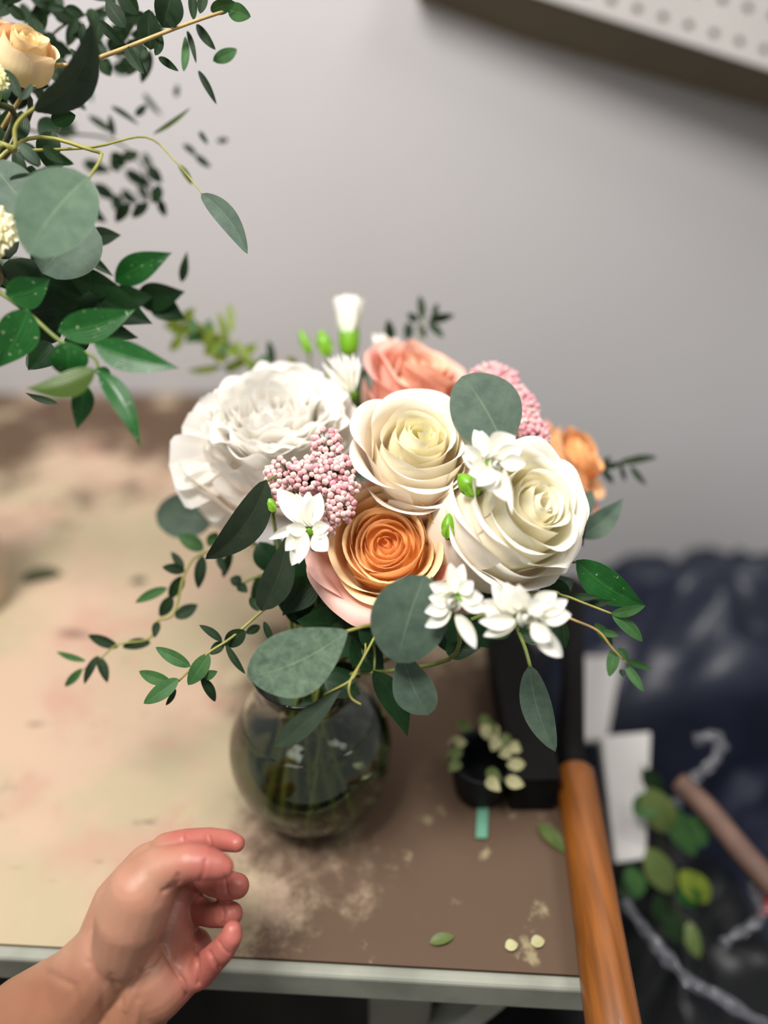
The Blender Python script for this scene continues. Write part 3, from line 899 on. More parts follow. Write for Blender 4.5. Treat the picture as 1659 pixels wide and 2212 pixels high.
# ================================================================== PEONY
pw_, pc, pp = srgb(253, 251, 246), srgb(253, 248, 239), srgb(252, 236, 226)
PEO = petal_mat('petal_peony', rough=0.7, trans=0.42, bump=0.3)
ax = V(0.02, 0.66, 0.70)
O = P(596, 893, 0.505)
root = thing('peony', O, 'large fluffy white peony at the left of the bouquet with blush lower petals', 'peony')
fr = frame_of(O, ax, 0)
NP = 84
for i in range(NP):
    k = i / (NP - 1)
    rho = 0.003 + 0.044 * k ** 0.60
    th = i * 2.39996 + random.uniform(-.3, .3)
    z = 0.022 * math.sqrt(max(0, 1 - (rho / 0.056) ** 2)) + random.uniform(-0.007, 0.004) - 0.006
    L = random.uniform(0.028, 0.040)
    li = 98 - 40 * k + random.uniform(-12, 12)
    g = cup_petal(fr, th, rho, z, L, [(0, 60), (0.4, li), (0.8, li - 6), (1, li + random.uniform(-60, 30))], random.uniform(0.013, 0.022), anchor=0.85,
                  edge=random.uniform(0.1, 0.3), ruffle=random.uniform(0.001, 0.004), rfreq=random.uniform(3, 7), notch=random.uniform(0.03, 0.14), rc=random.uniform(0.7, 1.5) + 0.01 / (rho + 0.004), nu=14, nv=10)
    col_mesh('petal', g, pc, pw_, PEO, root, p=0.8, jit=0.02)
for k, (thd, rim, z, L, W, e2) in enumerate([
        (0, 0.054, -0.004, 0.060, 0.026, 0.16), (28, 0.053, -0.002, 0.058, 0.026, 0.14), (62, 0.052, -0.002, 0.056, 0.026, 0.18), (95, 0.050, -0.004, 0.055, 0.026, 0.14), (130, 0.053, -0.003, 0.058, 0.028, 0.14),
        (160, 0.056, -0.006, 0.060, 0.026, 0.2), (185, 0.060, -0.012, 0.062, 0.024, 0.22), (205, 0.066, -0.018, 0.066, 0.026, 0.16),
        (228, 0.064, -0.024, 0.066, 0.030, 0.14), (255, 0.058, -0.022, 0.060, 0.030, 0.12), (283, 0.054, -0.018, 0.058, 0.030, 0.12), (312, 0.052, -0.012, 0.056, 0.028, 0.12), (338, 0.053, -0.008, 0.056, 0.026, 0.12)]):
    low = 200 < thd < 350
    g = cup_petal(fr, R(thd), rim, z, L, [(0, 10), (0.35, 52), (0.75, 66 if thd != 205 else 40), (1, 72 if low else 60)], W, anchor=0.95, edge=e2, ruffle=0.0014, rfreq=5, notch=0.04, rc=1.1, nu=16, nv=14)
    col_mesh('petal', g, pp if low else pc, pc if low else pw_, PEO, root, p=1.3)
for k in range(10):
    thd = 195 + k * 15 + random.uniform(-5, 5)
    g = cup_petal(fr, R(thd), 0.050 + random.uniform(-.003, .003), -0.006 + random.uniform(-.006, .004), 0.048, [(0, 20), (0.35, 60), (0.75, 74), (1, 84)], 0.018, anchor=0.95, edge=0.2, ruffle=0.002, rfreq=6, notch=0.06, nu=14, nv=10)
    col_mesh('petal', g, pp, pw_, PEO, root)
# ragged guard petals reaching out to the left
for (b_, t_, w_, d_) in [((500, 985), (364, 1004), 120, .500), ((505, 955), (392, 922), 84, .503), ((525, 1010), (376, 1056), 110, .503), ((510, 1030), (420, 1086), 120, .506), ((490, 930), (428, 868), 80, .506), ((560, 1020), (500, 1092), 130, .500)]:
    fpetal(root, b_, t_, w_, d_, pc, pw_, 'fan', mat=PEO, cup=0.08, roll=random.uniform(-.3, .3), wave=0.06, fold=0.2, nu=14)
# loose lower petals hanging under the bloom
fpetal(root, (520, 1060), (452, 1128), 120, 0.55, pc, pw_, 'fan', mat=PEO, cup=0.1, roll=0.2)
fpetal(root, (620, 1085), (585, 1190), 96, 0.50, srgb(222, 220, 218), srgb(232, 230, 230), 'fan', mat=PEO, cup=0.08, roll=-0.2, wave=0.05)  # grey shade painted into this white petal's colour
v, f = tube_geo(smooth_path([O - ax * 0.030, O - ax * 0.046], 4), [0.012, 0.0125, 0.011, 0.008, 0.004], 12)
mesh('calyx', v, f, STEMG, root)
stem_into_vase(root, O - ax * 0.045, ax, r=0.003)

# ================================================================== RICE FLOWER
def bud_mats():
    out = []
    for nm, a, b_ in (('rice_bud_rose', srgb(220, 150, 160), srgb(248, 222, 216)), ('rice_bud_blush', srgb(232, 178, 176), srgb(250, 232, 222)), ('rice_bud_pink', srgb(214, 126, 144), srgb(242, 196, 198))):
        m, nt, b = new_mat(nm)
        tc = N(nt, 'ShaderNodeTexCoord'); no = N(nt, 'ShaderNodeTexNoise'); no.inputs['Scale'].default_value = 700; no.inputs['Detail'].default_value = 3
        nt.links.new(tc.outputs['Object'], no.inputs['Vector'])
        at = N(nt, 'ShaderNodeAttribute', attribute_name='Col')
        rp = N(nt, 'ShaderNodeMapRange'); rp.inputs['From Min'].default_value = 0.38; rp.inputs['From Max'].default_value = 0.6
        nt.links.new(no.outputs['Fac'], rp.inputs['Value'])
        mx = N(nt, 'ShaderNodeMix', data_type='RGBA'); mx.inputs['A'].default_value = rgba(a); mx.inputs['B'].default_value = rgba(b_)
        nt.links.new(rp.outputs['Result'], mx.inputs['Factor'])
        m2 = N(nt, 'ShaderNodeMix', data_type='RGBA', blend_type='MULTIPLY'); m2.inputs['Factor'].default_value = 1
        nt.links.new(mx.outputs['Result'], m2.inputs['A']); nt.links.new(at.outputs['Color'], m2.inputs['B'])
        nt.links.new(m2.outputs['Result'], b.inputs['Base Color'])
        b.inputs['Roughness'].default_value = 0.5
        out.append(m)
    return out
BM_ = bud_mats()
def bud_mesh(mat, idx):
    nseg, nr = 10, 7
    v, f, c = [], [], []
    for j in range(nr + 1):
        a = math.pi * j / nr
        for k in range(nseg):
            t = 2 * math.pi * k / nseg
            rr = math.sin(a) * (1 + 0.06 * math.cos(t * 5))
            z = math.cos(a)
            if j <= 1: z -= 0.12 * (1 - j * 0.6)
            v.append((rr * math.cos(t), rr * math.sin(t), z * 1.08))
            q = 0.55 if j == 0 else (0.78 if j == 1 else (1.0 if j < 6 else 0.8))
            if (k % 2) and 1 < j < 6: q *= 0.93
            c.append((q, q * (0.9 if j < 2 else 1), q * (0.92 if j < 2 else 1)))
    for j in range(nr):
        for k in range(nseg):
            p = j * nseg + k; q = j * nseg + (k + 1) % nseg
            f.append((p, p + nseg, q + nseg, q))
    me = bpy.data.meshes.new('bud')
    me.from_pydata(v, [], f)
    me.polygons.foreach_set('use_smooth', [True] * len(me.polygons))
    ca = me.color_attributes.new('Col', 'FLOAT_COLOR', 'POINT')
    ca.data.foreach_set('color', [x for q in c for x in (*q, 1)])
    me.materials.append(mat)
    return me
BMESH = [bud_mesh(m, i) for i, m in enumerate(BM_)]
def rice(label, lobes, base, d_base, rpx, seed, weights):
    rnd = random.Random(seed)
    Bp = P(base[0], base[1], d_base)
    root = thing('rice_flower', Bp, label, 'rice flower')
    verts, faces = [], []
    placed = []
    for (cx, cy, rx, ry, d, n, bulge) in lobes:
        cen = P(cx, cy, d + 0.02)
        pts = []
        tries = 0
        while len(pts) < n and tries < 4000:
            tries += 1
            a = rnd.uniform(0, 6.283); q = math.sqrt(rnd.uniform(0, 1))
            x = cx + rx * q * math.cos(a); y = cy + ry * q * math.sin(a)
            dd = d - bulge * math.sqrt(max(0, 1 - q * q)) + rnd.uniform(0, 0.003)
            p = P(x, y, dd)
            if all((p - o_).length > pxw(rpx * 1.34, d) for o_ in placed):
                pts.append(p); placed.append(p)
        tube_geo(smooth_path([Bp, Bp.lerp(cen, 0.6) + Vector((0, 0, -0.003)), cen], 4), 0.0011, 5, verts, faces)
        for p in pts:
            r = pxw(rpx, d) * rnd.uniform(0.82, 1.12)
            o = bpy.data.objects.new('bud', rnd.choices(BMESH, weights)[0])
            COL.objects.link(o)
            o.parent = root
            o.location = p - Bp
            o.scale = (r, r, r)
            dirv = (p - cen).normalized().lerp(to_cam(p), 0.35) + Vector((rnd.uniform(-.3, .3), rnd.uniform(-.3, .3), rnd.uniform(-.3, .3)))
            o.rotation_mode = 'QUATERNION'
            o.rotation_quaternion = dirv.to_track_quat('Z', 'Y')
            tube_geo([cen.lerp(Bp, 0.15), cen.lerp(p, 0.6), p], 0.00035, 4, verts, faces)
    mesh('stalks', verts, faces, STEMG, root)
    stem_into_vase(root, Bp, V(0, 0.7, 0.4), r=0.0016)
rice('pink rice flower cluster between the white peony and the peach-orange rose',
     [(705, 965, 34, 40, 0.452, 34, 0.006), (620, 1025, 48, 36, 0.455, 44, 0.006), (665, 1030, 48, 42, 0.448, 44, 0.008), (725, 1030, 40, 50, 0.443, 48, 0.008),
      (735, 1090, 32, 46, 0.440, 34, 0.008), (600, 1062, 30, 30, 0.452, 16, 0.004), (712, 1128, 18, 26, 0.440, 12, 0.004), (745, 1052, 30, 24, 0.440, 14, 0.006)], (690, 1120), 0.49, 7.2, 3, (3, 4, 2))
rice('pink rice flower cluster at the upper right, behind the upright round leaf',
     [(1065, 810, 50, 24, 0.53, 44, 0.005), (1100, 830, 22, 26, 0.528, 16, 0.004), (1130, 880, 34, 34, 0.515, 40, 0.006), (1135, 920, 32, 36, 0.50, 40, 0.006), (1155, 945, 32, 36, 0.495, 40, 0.006), (1120, 860, 20, 26, 0.52, 20, 0.005)], (1110, 985), 0.54, 6.6, 5, (4, 2, 4))

# ================================================================== WHITE STAR BLOSSOMS
WB, WT = srgb(236, 234, 214), srgb(243, 242, 236)
def blossom(label, cx, cy, d, petals, whorl_at=None, stem=True, via=None):
    root = thing('star_blossom', P(cx, cy, d), label, 'flower')
    for i, p in enumerate(petals):
        b, t, wd = p[0], p[1], p[2]
        dz = p[3] if len(p) > 3 else 0.0
        k = p[4] if len(p) > 4 else 'drop'
        fpetal(root, b, t, wd * 1.05, d - 0.0008 * i - dz * 0.3, WB, WT, k, d2=d - 0.0008 * i - dz, mat=WAX, cup=0.10, arch=random.uniform(0.06, 0.14), fold=0.25, bend=random.uniform(-0.05, 0.05), nu=8, nv=12)
    if whorl_at:
        wx, wy, wr = whorl_at
        fr = frame_of(P(wx, wy, d - 0.010), V(0.1, 0.2, 0.9), 0)
        rr = pxw(wr, d)
        for i in range(7):
            k = i / 6
            g = cup_petal(fr, i * 2.4, rr * (0.2 + 0.7 * k), 0.001 - 0.002 * k, rr * 1.6, [(0, 60), (0.5, 96), (1, 130 - 60 * k)], rr * 0.75, edge=0.4, rc=1.2, nu=10, nv=8)
            col_mesh('petal', g, WB, WT, WAX, root)
    # slender corolla tube behind, then stem
    C0 = P(cx, cy, d)
    back = -V(0.0, 0.3, 0.9)
    v, f = tube_geo(smooth_path([C0, C0 + back * 0.018], 4), [0.004, 0.0032, 0.0026, 0.0022, 0.002], 8)
    mesh('flower_tube', v, f, BUDG, root)
    if stem:
        stem_into_vase(root, C0 + back * 0.016, V(0, 0.6, 0.5), r=0.0013, via=via)
    return root
blossom('white star-petalled blossom hanging below the lower left rice flower cluster', 668, 1142, 0.432, [
    ((665, 1138), (598, 1056), 46), ((667, 1138), (640, 1066), 44), ((671, 1138), (664, 1062), 40), ((674, 1136), (692, 1064), 40), ((660, 1132), (580, 1165), 22, 0.004), ((662, 1143), (618, 1140), 30, 0.006),
    ((660, 1146), (616, 1190), 34, 0.004), ((660, 1150), (630, 1222), 36, 0.002), ((662, 1150), (645, 1218), 28, 0.006), ((674, 1143), (712, 1136), 28, 0.005), ((676, 1150), (710, 1150), 26, 0.003), ((676, 1156), (708, 1190), 40, 0.004)])
r_ = blossom('white star-petalled blossom nestled between the cream rose and the ivory rose', 1062, 1002, 0.412, [
    ((1050, 992), (1024, 928), 36), ((1046, 988), (1040, 930), 34, 0.003), ((1042, 994), (998, 984), 44, 0.002), ((1040, 998), (1002, 962), 30, 0.004), ((1060, 985), (1112, 942), 60, 0.001), ((1068, 990), (1128, 964), 40, 0.004),
    ((1052, 1008), (1014, 1024), 46, 0.004), ((1055, 1010), (1058, 1062), 48, 0.005), ((1064, 1012), (1030, 1050), 40, 0.007), ((1074, 1018), (1096, 1084), 40, 0.002), ((1088, 1010), (1106, 1112), 16, 0.005), ((1080, 1000), (1136, 1002), 36, 0.003)], (1076, 1000, 22), via=[(1010, 1050, 0.455), (975, 1150, 0.485)])
r_ = blossom('white star-petalled blossom over the round leaf below the peach-orange rose', 984, 1296, 0.402, [
    ((980, 1282), (1000, 1218), 32), ((985, 1282), (972, 1216), 30, 0.002), ((978, 1285), (928, 1262), 34, 0.003), ((975, 1295), (926, 1290), 34, 0.004), ((972, 1305), (917, 1322), 34, 0.004), ((975, 1318), (918, 1354), 30, 0.002),
    ((985, 1325), (1028, 1402), 30, 0.001, 'oval'), ((995, 1288), (1044, 1290), 34, 0.004), ((995, 1302), (1052, 1318), 30, 0.003), ((990, 1280), (1022, 1256), 32, 0.002)], (978, 1300, 24))
r_ = blossom('white star-petalled blossom at the bottom of the ivory rose, widest of the white blossoms', 1130, 1334, 0.398, [
    ((1112, 1330), (1030, 1300), 44), ((1112, 1328), (1062, 1262), 42, 0.002), ((1120, 1325), (1094, 1258), 44, 0.004), ((1130, 1320), (1120, 1262), 40, 0.006), ((1150, 1320), (1202, 1280), 40, 0.002), ((1160, 1324), (1226, 1296), 34, 0.003),
    ((1160, 1332), (1234, 1328), 40, 0.003), ((1116, 1345), (1044, 1374), 28, 0.001), ((1114, 1340), (1034, 1342), 34, 0.003), ((1152, 1350), (1215, 1420), 40, -0.002, 'oval'), ((1148, 1345), (1190, 1385), 38, 0.004), ((1140, 1322), (1176, 1296), 40, 0.007)], (1142, 1334, 26), via=[(1040, 1330, 0.45)])
# narrow petalled bloom above the peony and tall bud over it
root = blossom('narrow-petalled white blossom poking up behind the peony', 762, 850, 0.53, [
    ((762, 848), (x, y), wd, dz) for (x, y, wd, dz) in ((696, 782, 12, 0), (706, 772, 12, .004), (718, 768, 12, .002), (728, 764, 12, .006), (740, 762, 13, .001), (750, 765, 13, .005), (762, 762, 12, .002), (772, 770, 12, .004), (780, 784, 12, 0), (712, 796, 12, .008), (735, 786, 12, .009), (755, 784, 12, .01), (770, 790, 12, .008))])
def tall_bud(label, cx, cy_top, cy_mid, cy_bot, wpx, d, open_=True):
    O = P(cx, cy_mid, d)
    root = thing('carnation_bud', O, label, 'flower bud')
    axb = (P(cx, cy_top, d) - P(cx, cy_bot, d)).normalized()
    fr = frame_of(P(cx, cy_top + 8, d), axb, 0)
    Lp = (P(cx, cy_top, d) - P(cx, cy_mid, d)).length * 1.25
    rr = pxw(wpx / 2, d)
    if open_:
        for i in range(16):
            k = i / 15
            g = cup_petal(fr, i * 2.4, rr * (0.1 + 0.75 * k), 0.002 - 0.003 * k, Lp, [(0, 80), (0.5, 84 - 10 * k), (1, 92 - 15 * k)], rr * 0.5, edge=0.2, ruffle=0.0008, rfreq=8, notch=0.06, rc=1.3, nu=10, nv=8)
            col_mesh('petal', g, srgb(240, 242, 220), srgb(252, 251, 246), PET, root)
    q = P(cx, cy_mid - 6, d); e_ = P(cx, cy_bot, d)
    sp = smooth_path([q, q.lerp(e_, 0.35), q.lerp(e_, 0.7), e_], 3)
    rc_ = [0.75, 0.88, 0.95, 1, 1, 0.98, 0.93, 0.85, 0.7, 0.4]
    v, f = tube_geo(sp, [rr * 0.55 * x for x in rc_], 12)
    mesh('calyx', v, f, BUDG, root)
    stem_into_vase(root, e_, axb, r=0.0013)
    return root
tall_bud('white carnation bud with green calyx standing tallest above the bouquet', 754, 634, 702, 770, 84, 0.575)
def green_bud(label, cx, cy, tx, ty, wpx, d):
    B = P(cx, cy, d); T = P(tx, ty, d)
    root = thing('green_bud', B, label, 'flower bud')
    sp = smooth_path([B, B.lerp(T, 0.33), B.lerp(T, 0.66), T], 3)
    rr = pxw(wpx / 2, d)
    v, f = tube_geo(sp, [rr * x for x in (0.3, 0.6, 0.82, 0.95, 1, 0.97, 0.85, 0.65, 0.4, 0.06)], 10)
    mesh('calyx', v, f, BUDG, root)
    for k in (-1, 1):
        vv, ff, uv = leaf_geo(B - (T - B) * 0.05, B.lerp(T, 0.62) + RGT * 0.0006 * k, rr * 1.5, 'lance', roll=0.6 * k, arch=0.12, ncam=to_cam(B))
        vv = [q + to_cam(B) * rr * 0.75 for q in vv]
        mesh('sepal', vv, ff, MATS['small_leaf_yellow'], root, uvs=uv)
    stem_into_vase(root, B, (T - B).normalized(), r=0.0012, via=[(cx, cy + 25, d + 0.03)])
leaf_mat('small_leaf_yellow', srgb(116, 168, 40), srgb(140, 186, 60), 0.45, srgb(170, 205, 90), vein_w=0.06, trans=0.2)
green_bud('small green bud between the ivory rose and the peach-orange rose', 966, 1162, 970, 1108, 30, 0.437)
green_bud('bright green bud tucked under the white blossom beside the cream rose', 1030, 1068, 990, 1024, 46, 0.430)
green_bud('tiny green bud at the lower left rim of the rice flower cluster', 592, 1105, 578, 1070, 20, 0.445)
green_bud('rounded green bud above the peony, left of the tall white bud', 708, 768, 692, 712, 34, 0.57)
green_bud('slim green bud above the peony, leftmost of the green buds there', 668, 762, 648, 712, 22, 0.585)
# white petals peeking out beside the coral rose
root = blossom('white blossom partly hidden behind the coral pink rose', 835, 752, 0.585, [((838, 762), (806, 722), 26), ((842, 762), (826, 720), 22, .003), ((840, 764), (858, 730), 24), ((836, 768), (800, 752), 22, .002)])

# ================================================================== EUCALYPTUS AND RUSCUS IN THE BOUQUET
def sprig(name, label, cat, stem_pts, leaves, mat, stem_mat=STEMG, r0=0.0016, r1=0.0008, into='vase', kind='oval', group=None, rollj=0.35, wscale=1.0):
    """stem_pts: (px,py,depth), first = deepest in the vase; leaves: (bx,by,tx,ty,w,depth[,opts])"""
    pts = [P(*q) for q in stem_pts]
    root = thing(name, pts[0], label, cat, group)
    if into == 'vase':
        nk = NECK + Vector((random.uniform(-.012, .012), random.uniform(-.012, .012), 0))
        bt = VB + Vector((random.uniform(-.026, .026), random.uniform(-.022, .022), 0.012))
        BC = P(830, 1240, 0.495)
        full = [bt, nk, nk.lerp(BC, 0.55).lerp(pts[0], 0.15)] + pts
    elif into == 'left':
        nk = LNECK + Vector((random.uniform(-.015, .015), random.uniform(-.015, .015), 0))
        full = [nk - Vector((0, 0, 0.08)), nk, nk.lerp(pts[0], 0.5) + Vector((0, 0, 0.02))] + pts
    else:
        full = pts
    tube('stem', full, r0, r1, stem_mat, root, n=5, seg=6)
    for lf in leaves:
        bx, by, tx, ty, wd, d = lf[:6]
        o = dict(lf[6]) if len(lf) > 6 else {}
        m = o.pop('mat', mat)
        dt = o.pop('d2', d + random.uniform(-0.008, 0.008))
        o.setdefault('roll', random.uniform(-rollj, rollj))
        o.setdefault('arch', random.uniform(0.02, 0.10))
        o.setdefault('kind', kind)
        o.setdefault('bend', random.uniform(-0.04, 0.04))
        leaf(root, (bx, by), (tx, ty), wd * wscale, d, m, d2=dt, **o)
    return root

EL = 'eucalyptus'
sprig('eucalyptus_sprig', 'eucalyptus sprig with one upright round leaf between the cream rose and upper rice flower', EL,
      [(1050, 1180, 0.49), (1085, 1010, 0.47), (1086, 955, 0.452)], [(1088, 966, 998, 812, 152, 0.45, dict(kind='round', roll=0.05, arch=0.03, d2=0.462, nu=12, nv=22, bend=0.04, fold=0.06))], EUC, r0=0.0014)
sprig('eucalyptus_sprig', 'eucalyptus sprig with a large round leaf hanging in front, below the peach-orange rose', EL,
      [(930, 1230, 0.47), (925, 1262, 0.43), (915, 1250, 0.42)], [(918, 1242, 858, 1432, 166, 0.402, dict(kind='round', roll=-0.1, arch=0.05, d2=0.41, nu=12, nv=22, bend=0.03, fold=0.08)),
       (868, 1400, 925, 1545, 92, 0.425, dict(kind='spoon', roll=0.25, arch=0.05, d2=0.43, bend=0.04))], EUC, r0=0.0014)
sprig('eucalyptus_sprig', 'eucalyptus sprig with a broad oval leaf pointing left, above the glass vase', EL,
      [(840, 1345, 0.46), (800, 1350, 0.425), (748, 1364, 0.415)], [(752, 1362, 534, 1462, 146, 0.412, dict(kind='obovate', mat=leaf_mat('eucalyptus_leaf_speckled', srgb(74, 94, 78), srgb(110, 130, 108), 0.62, srgb(140, 156, 124), spec=0.25, mottle=45), roll=-0.1, arch=0.04, d2=0.418, nu=12, nv=22, bend=-0.06, fold=0.08))], EUC, STEMY, r0=0.0014, r1=0.0009)
sprig('eucalyptus_sprig', 'forked yellowish stem with one narrow dark leaf dangling in front of the glass vase', EL,
      [(830, 1330, 0.45), (808, 1378, 0.428), (775, 1440, 0.42), (757, 1470, 0.418), (700, 1500, 0.42)], [(742, 1478, 594, 1612, 50, 0.42, dict(kind='spoon', roll=0.2, arch=0.03, d2=0.425, bend=-0.04, mat=EUCD))], EUC, STEMY, r0=0.0010, r1=0.0006)
s_ = sprig('eucalyptus_sprig', 'short bare forked twig hanging in front of the vase neck', EL,
      [(790, 1400, 0.44), (757, 1470, 0.4175), (757, 1505, 0.417), (780, 1522, 0.417)], [(800, 1440, 780, 1400, 10, 0.44, dict(mat=SMD))], EUC, STEMY, r0=0.0008, r1=0.0006)
sprig('eucalyptus_sprig', 'eucalyptus sprig with a long dark leaf in front of the white peony, pointing down left', EL,
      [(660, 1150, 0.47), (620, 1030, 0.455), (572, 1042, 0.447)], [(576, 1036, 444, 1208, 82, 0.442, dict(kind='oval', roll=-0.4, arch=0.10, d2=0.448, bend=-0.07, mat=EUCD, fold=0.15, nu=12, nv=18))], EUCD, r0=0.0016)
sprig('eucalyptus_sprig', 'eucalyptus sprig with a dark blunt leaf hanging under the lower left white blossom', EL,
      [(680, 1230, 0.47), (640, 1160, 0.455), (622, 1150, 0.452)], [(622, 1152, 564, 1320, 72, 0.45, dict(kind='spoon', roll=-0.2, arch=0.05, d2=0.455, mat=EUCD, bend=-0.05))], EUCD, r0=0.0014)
sprig('eucalyptus_sprig', 'eucalyptus sprig with a narrow grey-green leaf hanging below the widest white blossom', EL,
      [(1060, 1270, 0.50), (1122, 1370, 0.46), (1146, 1442, 0.445)], [(1144, 1436, 1200, 1624, 66, 0.445, dict(kind='oval', roll=0.15, arch=0.03, d2=0.45, bend=0.05))], EUC, STEMG, r0=0.0016, r1=0.0012)
sprig('eucalyptus_sprig', 'eucalyptus sprig with a rounded blue-green leaf showing under the peony at the far left', EL,
      [(600, 1200, 0.53), (500, 1150, 0.555), (450, 1130, 0.56)], [(462, 1122, 336, 1108, 104, 0.56, dict(kind='round', roll=0.2, arch=0.03, bend=0.0)), (600, 1190, 540, 1110, 60, 0.54, dict(mat=EUCD))], EUC)
sprig('eucalyptus_sprig', 'eucalyptus sprig with green leaves behind the ivory rose at the right, tip pointing up right', EL,
      [(1150, 1200, 0.50), (1220, 1170, 0.50), (1258, 1150, 0.50)], [(1252, 1162, 1346, 1076, 54, 0.50, dict(kind='lance', roll=0.1, fold=0.3, bend=0.05)), (1240, 1130, 1280, 1060, 46, 0.52, dict(mat=EUC))], EUC, r0=0.0014)
RL_ = 'ruscus'
sprig('ruscus_sprig', 'glossy green leaf pointing down right beside the ivory rose', RL_,
      [(1120, 1260, 0.49), (1200, 1220, 0.47), (1246, 1214, 0.46)], [(1244, 1210, 1396, 1310, 74, 0.455, dict(kind='lance', roll=0.1, d2=0.46, arch=0.07, bend=0.05, fold=0.2, nu=10, nv=18)), (1200, 1330, 1228, 1402, 34, 0.47, dict(mat=RUSD))], RUS, r0=0.0016)
sprig('ruscus_sprig', 'dark glossy leaf hanging to the right of the forked twig, below the round leaf', RL_,
      [(790, 1330, 0.48), (808, 1400, 0.46), (808, 1455, 0.455)], [(806, 1448, 880, 1592, 58, 0.45, dict(kind='lance', roll=0.1, d2=0.455, bend=-0.08, mat=RUSD, nu=10)), (700, 1330, 815, 1420, 100, 0.475, dict(mat=RUSD, kind='lance')), (690, 1480, 780, 1460, 60, 0.48, dict(mat=RUSD, kind='lance'))], RUSD)
# small-leaved sprigs
SL = 'greenery'
sprig('small_leaf_sprig', 'long small-leaved sprig trailing left over the table, upper of the two lower left trailers', SL,
      [(560, 1180, 0.52), (440, 1195, 0.51), (400, 1238, 0.505), (376, 1325, 0.50), (340, 1342, 0.50), (322, 1380, 0.50), (255, 1392, 0.50), (220, 1420, 0.50), (180, 1446, 0.50)], [
          (400, 1233, 350, 1225, 24, 0.505), (397, 1230, 370, 1192, 18, 0.505), (438, 1200, 428, 1272, 26, 0.505), (362, 1270, 292, 1302, 22, 0.505, dict(mat=SML)), (396, 1244, 366, 1294, 28, 0.505), (372, 1288, 345, 1332, 28, 0.502),
          (378, 1334, 427, 1306, 30, 0.50), (340, 1342, 334, 1378, 18, 0.50, dict(mat=SMD)), (326, 1388, 264, 1398, 24, 0.50), (256, 1398, 190, 1372, 24, 0.50), (186, 1428, 122, 1408, 14, 0.50, dict(mat=SML)), (178, 1444, 140, 1483, 18, 0.50, dict(mat=SML)),
          (212, 1416, 182, 1478, 18, 0.50), (212, 1418, 232, 1475, 22, 0.50), (440, 1188, 384, 1156, 34, 0.52, dict(mat=SML)), (450, 1180, 470, 1150, 26, 0.52, dict(mat=SML))], SMD, STEMY, r0=0.0014, r1=0.0005, rollj=0.25)
sprig('small_leaf_sprig', 'small-leaved sprig trailing down left with bright leaves near its tip, lower of the two trailers', SL,
      [(680, 1260, 0.48), (590, 1302, 0.465), (502, 1376, 0.455), (448, 1412, 0.452), (385, 1472, 0.45)], [
          (530, 1362, 486, 1396, 38, 0.455), (480, 1386, 430, 1350, 18, 0.455), (488, 1392, 530, 1456, 16, 0.455, dict(mat=SMD)), (412, 1440, 336, 1398, 28, 0.452, dict(mat=SML)), (452, 1412, 406, 1480, 38, 0.452, dict(mat=SML)),
          (434, 1462, 465, 1516, 22, 0.455), (440, 1462, 470, 1450, 22, 0.455, dict(mat=SML)), (386, 1466, 310, 1520, 36, 0.448, dict(mat=SML)), (370, 1474, 300, 1450, 28, 0.45, dict(mat=SML)), (380, 1488, 358, 1524, 12, 0.455), (484, 1388, 454, 1414, 24, 0.46, dict(mat=SMD)),
          (562, 1352, 530, 1368, 20, 0.47, dict(mat=SMD)), (570, 1342, 590, 1392, 16, 0.465, dict(mat=SMD)), (600, 1295, 640, 1340, 26, 0.47, dict(mat=SMD)), (560, 1320, 540, 1290, 20, 0.47)], SMD, STEMY, r0=0.0015, r1=0.0006, rollj=0.2)
sprig('small_leaf_sprig', 'short small-leaved twig below the long dark leaf, left of the pink-edged rose', SL,
      [(640, 1230, 0.49), (560, 1245, 0.50), (520, 1262, 0.50)], [(522, 1260, 497, 1250, 26, 0.50), (515, 1262, 535, 1280, 22, 0.50), (500, 1186, 482, 1248, 20, 0.51), (560, 1240, 545, 1315, 22, 0.50), (470, 1195, 490, 1240, 18, 0.51)], SMD)
sprig('small_leaf_sprig', 'small-leaved sprig trailing down right over the dark bags, lower of the two on the right', SL,
      [(1160, 1300, 0.46), (1232, 1336, 0.455), (1290, 1362, 0.46), (1322, 1400, 0.465), (1352, 1432, 0.47)], [
          (1285, 1345, 1322, 1398, 24, 0.465), (1298, 1365, 1338, 1372, 16, 0.465), (1328, 1398, 1316, 1462, 26, 0.47), (1335, 1400, 1355, 1425, 22, 0.47), (1352, 1425, 1410, 1446, 16, 0.48), (1352, 1436, 1390, 1494, 20, 0.475), (1340, 1445, 1345, 1462, 12, 0.475, dict(mat=SMD))],
      MATS['small_leaf'], STEMB, r0=0.0014, r1=0.0006)
sprig('small_leaf_sprig', 'thin pale-stemmed twig with two pointed leaves under the glossy leaf, right of the ivory rose', SL,
      [(1150, 1280, 0.455), (1215, 1286, 0.45), (1262, 1303, 0.448), (1322, 1326, 0.447)], [
          (1320, 1326, 1394, 1308, 24, 0.447), (1322, 1328, 1388, 1386, 28, 0.447), (1226, 1292, 1292, 1290, 18, 0.455, dict(mat=SMD)), (1268, 1306, 1322, 1298, 18, 0.455, dict(mat=SMD)), (1215, 1340, 1222, 1400, 22, 0.46, dict(mat=SMD))], SML, STEMY, r0=0.0011, r1=0.0007)
